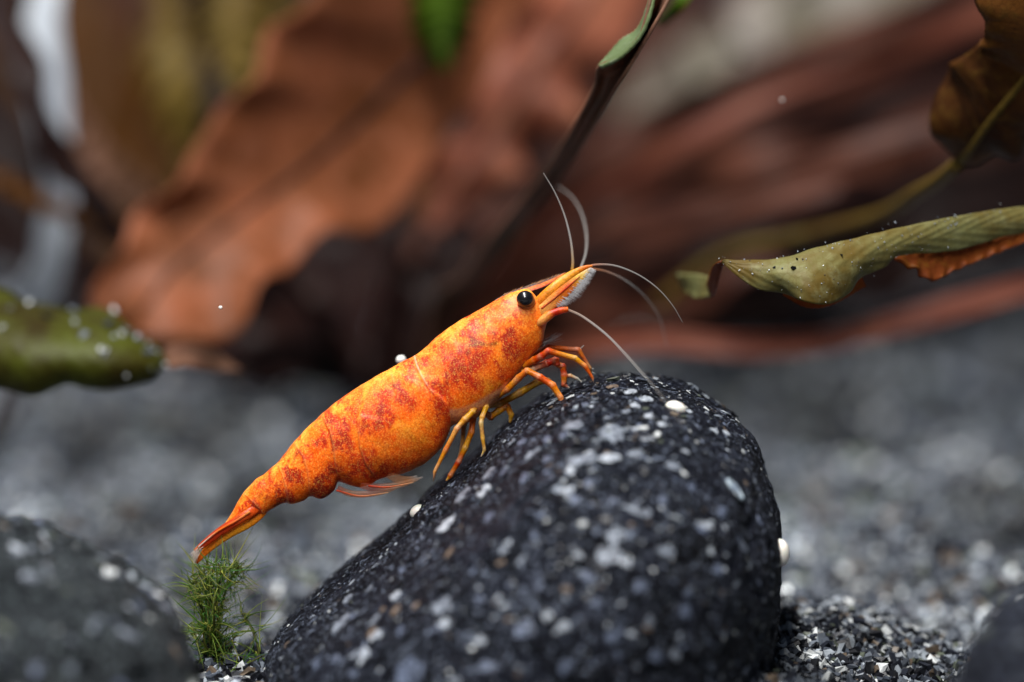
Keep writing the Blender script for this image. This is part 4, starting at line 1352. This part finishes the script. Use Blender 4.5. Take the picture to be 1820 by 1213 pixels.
# antennule stalks, antennal scales with white fringe, antenna stalks
for sgn in (-1, 1):
    z0, z1 = SHZ + sgn * 17 * MMPX, SHZ + sgn * 9 * MMPX
    part_tube('antennule_stalk', [(948, 547, z0), (966, 529, z0), (984, 513, z0), (1004, 497, z1), (1022, 485, z1), (1040, 476, z1), (1053, 473, z1)], [8, 9.5, 9.5, 8.5, 6.5, 4, 2],
              [oC, srgb(248, 150, 40), srgb(252, 164, 50), srgb(252, 176, 60), srgb(250, 164, 40), oC, srgb(224, 120, 40)], M_leg, nseg=16, flat=0.7)
    zs = SHZ + sgn * 25 * MMPX
    part_tube('antennal_scale', [(952, 556, zs), (970, 547, zs), (990, 530, zs), (1012, 511, zs), (1032, 493, zs), (1050, 478, zs)], [7, 10.5, 11.5, 10, 7, 2.5],
              [srgb(250, 160, 60), srgb(252, 176, 90), srgb(244, 140, 50), srgb(238, 120, 40), srgb(246, 190, 80), srgb(240, 200, 150)], M_leg, nseg=16, flat=0.28)
    part_tube('scale_ridge', [(962, 549, zs - 0.09), (985, 531, zs - 0.1), (1008, 511, zs - 0.1), (1030, 492, zs - 0.08)], [1.2, 1.6, 1.6, 0.8], [rC, srgb(190, 90, 40), rC, srgb(200, 110, 60)], M_leg, nseg=8)
    store = ([], [], [], [], 0)
    for i in range(300):
        t = random.random()
        q = catmull([(986, 543), (1002, 530), (1020, 513), (1036, 497), (1053, 478)], 60)[int(t * 59)]
        L = (34 * (1 - abs(t - 0.4) * 0.9)) * random.uniform(0.6, 1.1)
        ang = math.radians(random.uniform(18, 48))
        z = zs + rng.normal() * 4 * MMPX
        p0 = PN(q[0] - 3, q[1] - 3, zs + rng.normal() * 1.2 * MMPX)
        p1 = PN(q[0] + L * math.cos(ang) * 0.62, q[1] + L * math.sin(ang) * 0.62 - 2, z)
        store = add_hair(store, p0, p1, np.zeros(3), random.uniform(0.3, 0.5) * K, srgb(214, 214, 216))
    o = link('scale_fringe', poly_mesh('scale_fringe', np.vstack(store[0]), store[1], store[2], np.vstack(store[3])), M_hair, shrimp)
    o['kind'] = 'stuff'
    o['label'] = 'white bristle fringe'
    za = SHZ + sgn * 30 * MMPX
    part_tube('antenna_stalk', [(952, 580, za * 0.8), (962, 572, za), (974, 562, za), (985, 556, za), (998, 552, za), (1010, 550, za)], [4, 7, 8, 6.5, 6, 4.5], [oC, srgb(250, 170, 90), srgb(246, 150, 60), rC, srgb(226, 80, 24), srgb(240, 110, 30)], M_leg, nseg=14)

# flagella
gyl = srgb(200, 150, 40)
gr_ = srgb(176, 172, 168)


def flagellum(name, pts, r0, r1, basecol, n=90):
    k = len(pts)
    rad = np.linspace(r0, r1, k) * 0.74
    cols = [basecol if i == 0 else (0.5 * basecol + 0.5 * gr_ if i == 1 else gr_) for i in range(k)]
    return part_tube(name, pts, rad, cols, M_feeler, n=n, nseg=7)


flagellum('antennule', [(1017, 482, -0.3), (1018, 462, -0.2), (1014, 425, 0), (1003, 382, 0.2), (986, 342, 0.3), (966, 308, 0.4)], 4.4, 0.9, gyl)
flagellum('antennule', [(1031, 480, 0.6), (1041, 450, 4), (1042, 415, 7), (1033, 378, 9), (1016, 350, 11), (992, 332, 13)], 3.6, 1.2, gr_)
flagellum('antennule', [(1040, 475, -0.3), (1062, 470.5, -0.3), (1095, 473, -0.3), (1135, 489, -0.3), (1170, 514, -0.3), (1196, 544, -0.2), (1213, 573, 0)], 2.6, 0.7, srgb(220, 120, 50))
flagellum('antennule', [(1046, 477, 0.6), (1078, 483, 2), (1112, 499, 4), (1146, 527, 6), (1172, 565, 8), (1184, 612, 10)], 2.6, 1.2, srgb(216, 130, 60))
flagellum('antenna', [(1008, 550, -0.9), (1036, 563, -1.4), (1075, 592, -2.4), (1110, 627, -3.6), (1145, 667, -5.5), (1180, 710, -8.5), (1215, 758, -12.5)], 2.8, 0.5, srgb(190, 160, 140), n=120)
flagellum('antenna', [(1008, 552, 0.6), (1036, 565, 0.4), (1078, 597, 0), (1112, 633, -0.4), (1146, 672, -0.8)], 1.5, 0.8, srgb(190, 170, 160), n=90)
# pale bristles of the mouthparts under the head
store = ([], [], [], [], 0)
for i in range(40):
    p0 = PN(966 + random.uniform(-6, 4), 612 + random.uniform(-4, 6), SHZ + rng.normal() * 8 * MMPX)
    p1 = PN(random.uniform(980, 1004), random.uniform(590, 606), SHZ + rng.normal() * 14 * MMPX + 0.5)
    store = add_hair(store, p0, p1, np.zeros(3), 0.4 * K, srgb(150, 140, 140))
o = link('mouth_bristles', poly_mesh('mouth_bristles', np.vstack(store[0]), store[1], store[2], np.vstack(store[3])), M_hair, shrimp)
o['kind'] = 'stuff'


# walking legs: jointed tapering limbs; each segment boundary is a slight knuckle
def leg(name, joints, radii, cols, z, n=64, tipclear=True):
    pts = []
    for i, jn in enumerate(joints):
        zz = z[i] if isinstance(z, (list, tuple)) else z
        if name != 'claw' and not (len(joints) == 5 and joints[0] == (985, 645)):
            zz = SHZ + (zz - SHZ) * (0.25, 0.62, 0.9, 1.0)[min(i, 3)]
        pts.append((jn[0], jn[1], zz))
    radii = [r * 0.96 for r in radii]
    # sharpen the joints: duplicate control points close to each joint
    fine_p, fine_r, fine_c = [], [], []
    for i in range(len(pts) - 1):
        a, b = np.array(pts[i]), np.array(pts[i + 1])
        ca, cb = np.asarray(cols[i]), np.asarray(cols[i + 1])
        L = np.hypot(*(b - a)[:2])
        for t in (0.0, 0.12, 0.5, 0.88):
            fine_p.append(tuple(a * (1 - t) + b * t))
            r = radii[i] * (1 - t) + radii[i + 1] * t
            fine_r.append(r * (1.12 if t in (0.0,) else (0.92 if t == 0.5 else 1.0)))
            band = random.uniform(0.0, 0.45)
            fine_c.append((ca * (1 - t) + cb * t) * (1 - band) + band * (pC if t in (0.0, 0.88) else (rC if random.random() < 0.35 else yC)))
    fine_p.append(pts[-1]); fine_r.append(radii[-1]); fine_c.append(np.asarray(cols[-1]))
    return part_tube(name, fine_p, fine_r, fine_c, M_leg, n=n, nseg=10)


zn, zf = SHZ - 36 * MMPX, SHZ + 30 * MMPX
cl = srgb(206, 190, 170)
leg('walking_leg', [(940, 640), (962, 628), (974, 618), (1028, 622), (1049, 655), (1052, 664)], [7, 6.5, 5.5, 4.6, 3, 1.0], [oC, oC, rC, srgb(222, 90, 24), srgb(200, 140, 80), cl], [zf - .6, zf, zf, zf, zf, 0.9])
leg('walking_leg', [(932, 650), (950, 640), (963, 633), (974, 624), (1022, 637), (1040, 651), (1053, 672), (1055, 680)], [7, 7, 6.5, 6, 5, 4.6, 2.6, 0.8], [oC, oC, rC, rC, yC, oC, srgb(222, 90, 24), cl], zn)
leg('walking_leg', [(930, 662), (950, 655), (972, 646), (988, 640), (992, 650)], [8, 7, 7, 6.5, 5], [oC, pC, rC, rC, rC], zn + 0.5)
leg('walking_leg', [(985, 645), (1000, 652), (1003, 668), (1002, 684), (1012, 690)], [5, 6.5, 6.5, 5, 1.5], [rC, rC, srgb(230, 80, 24), rC, cl], zn + 0.6)
leg('claw', [(1003, 668), (1014, 668), (1026, 673), (1034, 679)], [4, 3.6, 2.6, 0.8], [oC, pC, wC, wC], zn + 0.6)
leg('walking_leg', [(884, 704), (902, 692), (922, 672), (937, 659), (960, 671), (982, 685), (997, 708), (1002, 726)], [6, 6.5, 6.5, 5.8, 6.4, 6.6, 5.6, 1.2], [oC, oC, srgb(240, 140, 50), oC, srgb(228, 96, 20), oC, oC, cl], [zn, zn, zn, zn - .2, zn - .4, zn - .5, zn - .6, zn - .7])
leg('walking_leg', [(862, 722), (888, 718), (925, 698), (955, 680), (975, 676), (985, 694), (988, 706)], [6, 7, 7, 6.8, 5, 4, 1.4], [pC, yC, yC, yC, srgb(214, 150, 90), cl, cl], zf)
leg('walking_leg', [(852, 728), (872, 741), (886, 731), (901, 722), (909, 738), (906, 752)], [6, 6.8, 6.8, 6.4, 5.6, 2.2], [pC, oC, yC, oC, yC, srgb(210, 160, 60)], zf - 0.3)
leg('walking_leg', [(866, 712), (864, 724), (857, 742), (855, 752), (858, 780), (861, 800), (855, 812)], [6, 5.4, 5, 4.6, 4, 3.2, 0.9], [pC, yC, yC, srgb(226, 196, 140), yC, srgb(206, 170, 90), cl], zn)
leg('walking_leg', [(852, 716), (846, 724), (840, 732), (826, 746), (812, 762), (792, 800), (773, 838), (770, 856)], [6, 6, 6, 6, 5.2, 4.6, 3.2, 1.0], [pC, oC, yC, yC, srgb(244, 170, 110), oC, srgb(220, 150, 70), cl], [zn, zn, zn - .1, zn - .2, zn - .3, zn - .3, zn - .3, zn - .2])
leg('walking_leg', [(846, 728), (841, 744), (838, 768), (827, 796), (815, 821), (800, 846), (793, 855)], [6, 6, 5.8, 5.6, 5.2, 4.6, 1.6], [pC, oC, oC, yC, rC, oC, srgb(210, 150, 60)], zn + 0.5)
leg('walking_leg', [(840, 722), (832, 738), (824, 760), (822, 790), (812, 824)], [5, 5, 4.6, 4, 1.2], [pC, pC, srgb(220, 150, 90), srgb(220, 150, 80), cl], zf)
# tiny spines near the front leg tips
for a, b in (((1029, 622), (1038, 614)), ((1050, 656), (1056, 655)), ((1052, 662), (1058, 664))):
    part_tube('leg_spine', [(a[0], a[1], zf), (b[0], b[1], zf)], [0.7, 0.3], [wC, wC], M_hair, n=6, nseg=5)

# swimmerets under the abdomen
cz = srgb(232, 170, 120)
for sgn in (-1, 1):
    z = SHZ + sgn * 18 * MMPX
    part_tube('swimmeret', [(600, 868, z), (625, 878, z), (660, 878, z), (690, 872, z), (712, 864, z)], [5, 6, 5.5, 4, 1], [srgb(226, 100, 50), cz, srgb(232, 140, 90), cz, wC], M_clear, nseg=12, flat=0.4)
    part_tube('swimmeret', [(640, 862, z), (668, 867, z), (700, 864, z), (730, 856, z), (752, 848, z)], [6, 7, 6, 4, 1], [srgb(226, 110, 60), srgb(230, 120, 70), cz, cz, wC], M_clear, nseg=12, flat=0.4)
    part_tube('swimmeret', [(690, 843, z), (710, 853, z), (728, 853, z), (742, 846, z)], [7, 8, 6, 1.5], [cz, cz, cz, wC], M_clear, nseg=12, flat=0.4)
    part_tube('swimmeret', [(598, 872, z - .2), (640, 882, z - .2), (690, 876, z - .2)], [1.6, 1.6, 0.6], [rC, srgb(220, 110, 60), cz], M_leg, nseg=8)
    part_tube('swimmeret', [(655, 864, z - .25), (690, 866, z - .25), (735, 858, z - .25)], [1.8, 1.6, 0.6], [rC, srgb(226, 90, 40), cz], M_leg, nseg=8)

# tail fan
for sgn in (-1, 1):
    z = SHZ + sgn * 16 * MMPX
    z2 = SHZ + sgn * 24 * MMPX
    part_tube('tail_fan_blade', [(472, 892, SHZ), (455, 905, z), (436, 917, z2), (410, 933, z2), (385, 950, z2), (362, 968, z2), (346, 980, z2)], [6, 8, 8.5, 8, 7.5, 6, 3], [oC, srgb(226, 84, 20), srgb(226, 90, 24), srgb(214, 72, 22), srgb(200, 60, 20), srgb(206, 70, 26), srgb(216, 120, 80)], M_leg, nseg=14, flat=0.4)
    part_tube('tail_fan_blade', [(476, 900, SHZ), (462, 915, z * 0.6 + SHZ * 0.4), (440, 930, z), (410, 945, z), (385, 962, z), (364, 982, z), (349, 1001, z)], [5, 7.5, 9.5, 10, 9, 6, 2.5], [oC, oC, srgb(246, 150, 30), srgb(248, 160, 36), srgb(248, 150, 40), oC, srgb(224, 90, 30)], M_leg, nseg=14, flat=0.3)
    part_tube('tail_fan_rib', [(444, 910, z2 - .1), (420, 926, z2 - .14), (385, 946, z2 - .15), (352, 973, z2 - .12)], [2.4, 2.4, 2.0, 1], [srgb(240, 140, 60), srgb(230, 110, 50), srgb(230, 120, 60), wC], M_leg, nseg=8)
    store = ([], [], [], [], 0)
    for i in range(46):
        t = random.random()
        p0 = PN(352 - 8 * t + random.uniform(0, 10), 972 + 14 * t, z2 + rng.normal() * 2 * MMPX)
        p1 = PN(338 + 8 * t + random.uniform(-3, 5), 984 + 22 * t, z2 + rng.normal() * 5 * MMPX)
        store = add_hair(store, p0, p1, np.zeros(3), 0.45 * K, srgb(214, 200, 190))
    o = link('tail_bristles', poly_mesh('tail_bristles', np.vstack(store[0]), store[1], store[2], np.vstack(store[3])), M_hair, shrimp)
    o['kind'] = 'stuff'


# ------------------------------------------------------------------ specks adrift in the water
m_spk, nt, bs, out = new_mat('drifting_speck_white')
f = noise_tex(nt, 4000, 2)
nt.links.new(ramp(nt, f, [(0.3, srgb(200, 200, 196)), (0.7, srgb(236, 236, 230))]), bs.inputs['Base Color'])
bs.inputs['Roughness'].default_value = 0.5
for (sx, sy, sz, sr, lab) in ((392, 547, 0.5, 3.2, 'tiny sharp white speck adrift in front of the amber leaf'), (713, 640, 4.0, 8.5, 'small round white speck adrift just behind the back of the shrimp'),
                              (1390, 178, 12, 2.6, 'faint tiny speck adrift in front of the maroon leaves')):
    v, f = uv_sphere(P(sx, sy, sz), sr * K, 10, 14, (1.1, 0.9, 0.95))
    v = v + rng.normal(scale=0.05 * sr * K, size=v.shape)
    tag(link('drifting_speck', new_mesh('drifting_speck', v, f), m_spk), lab, 'speck', 'specks adrift in the water')
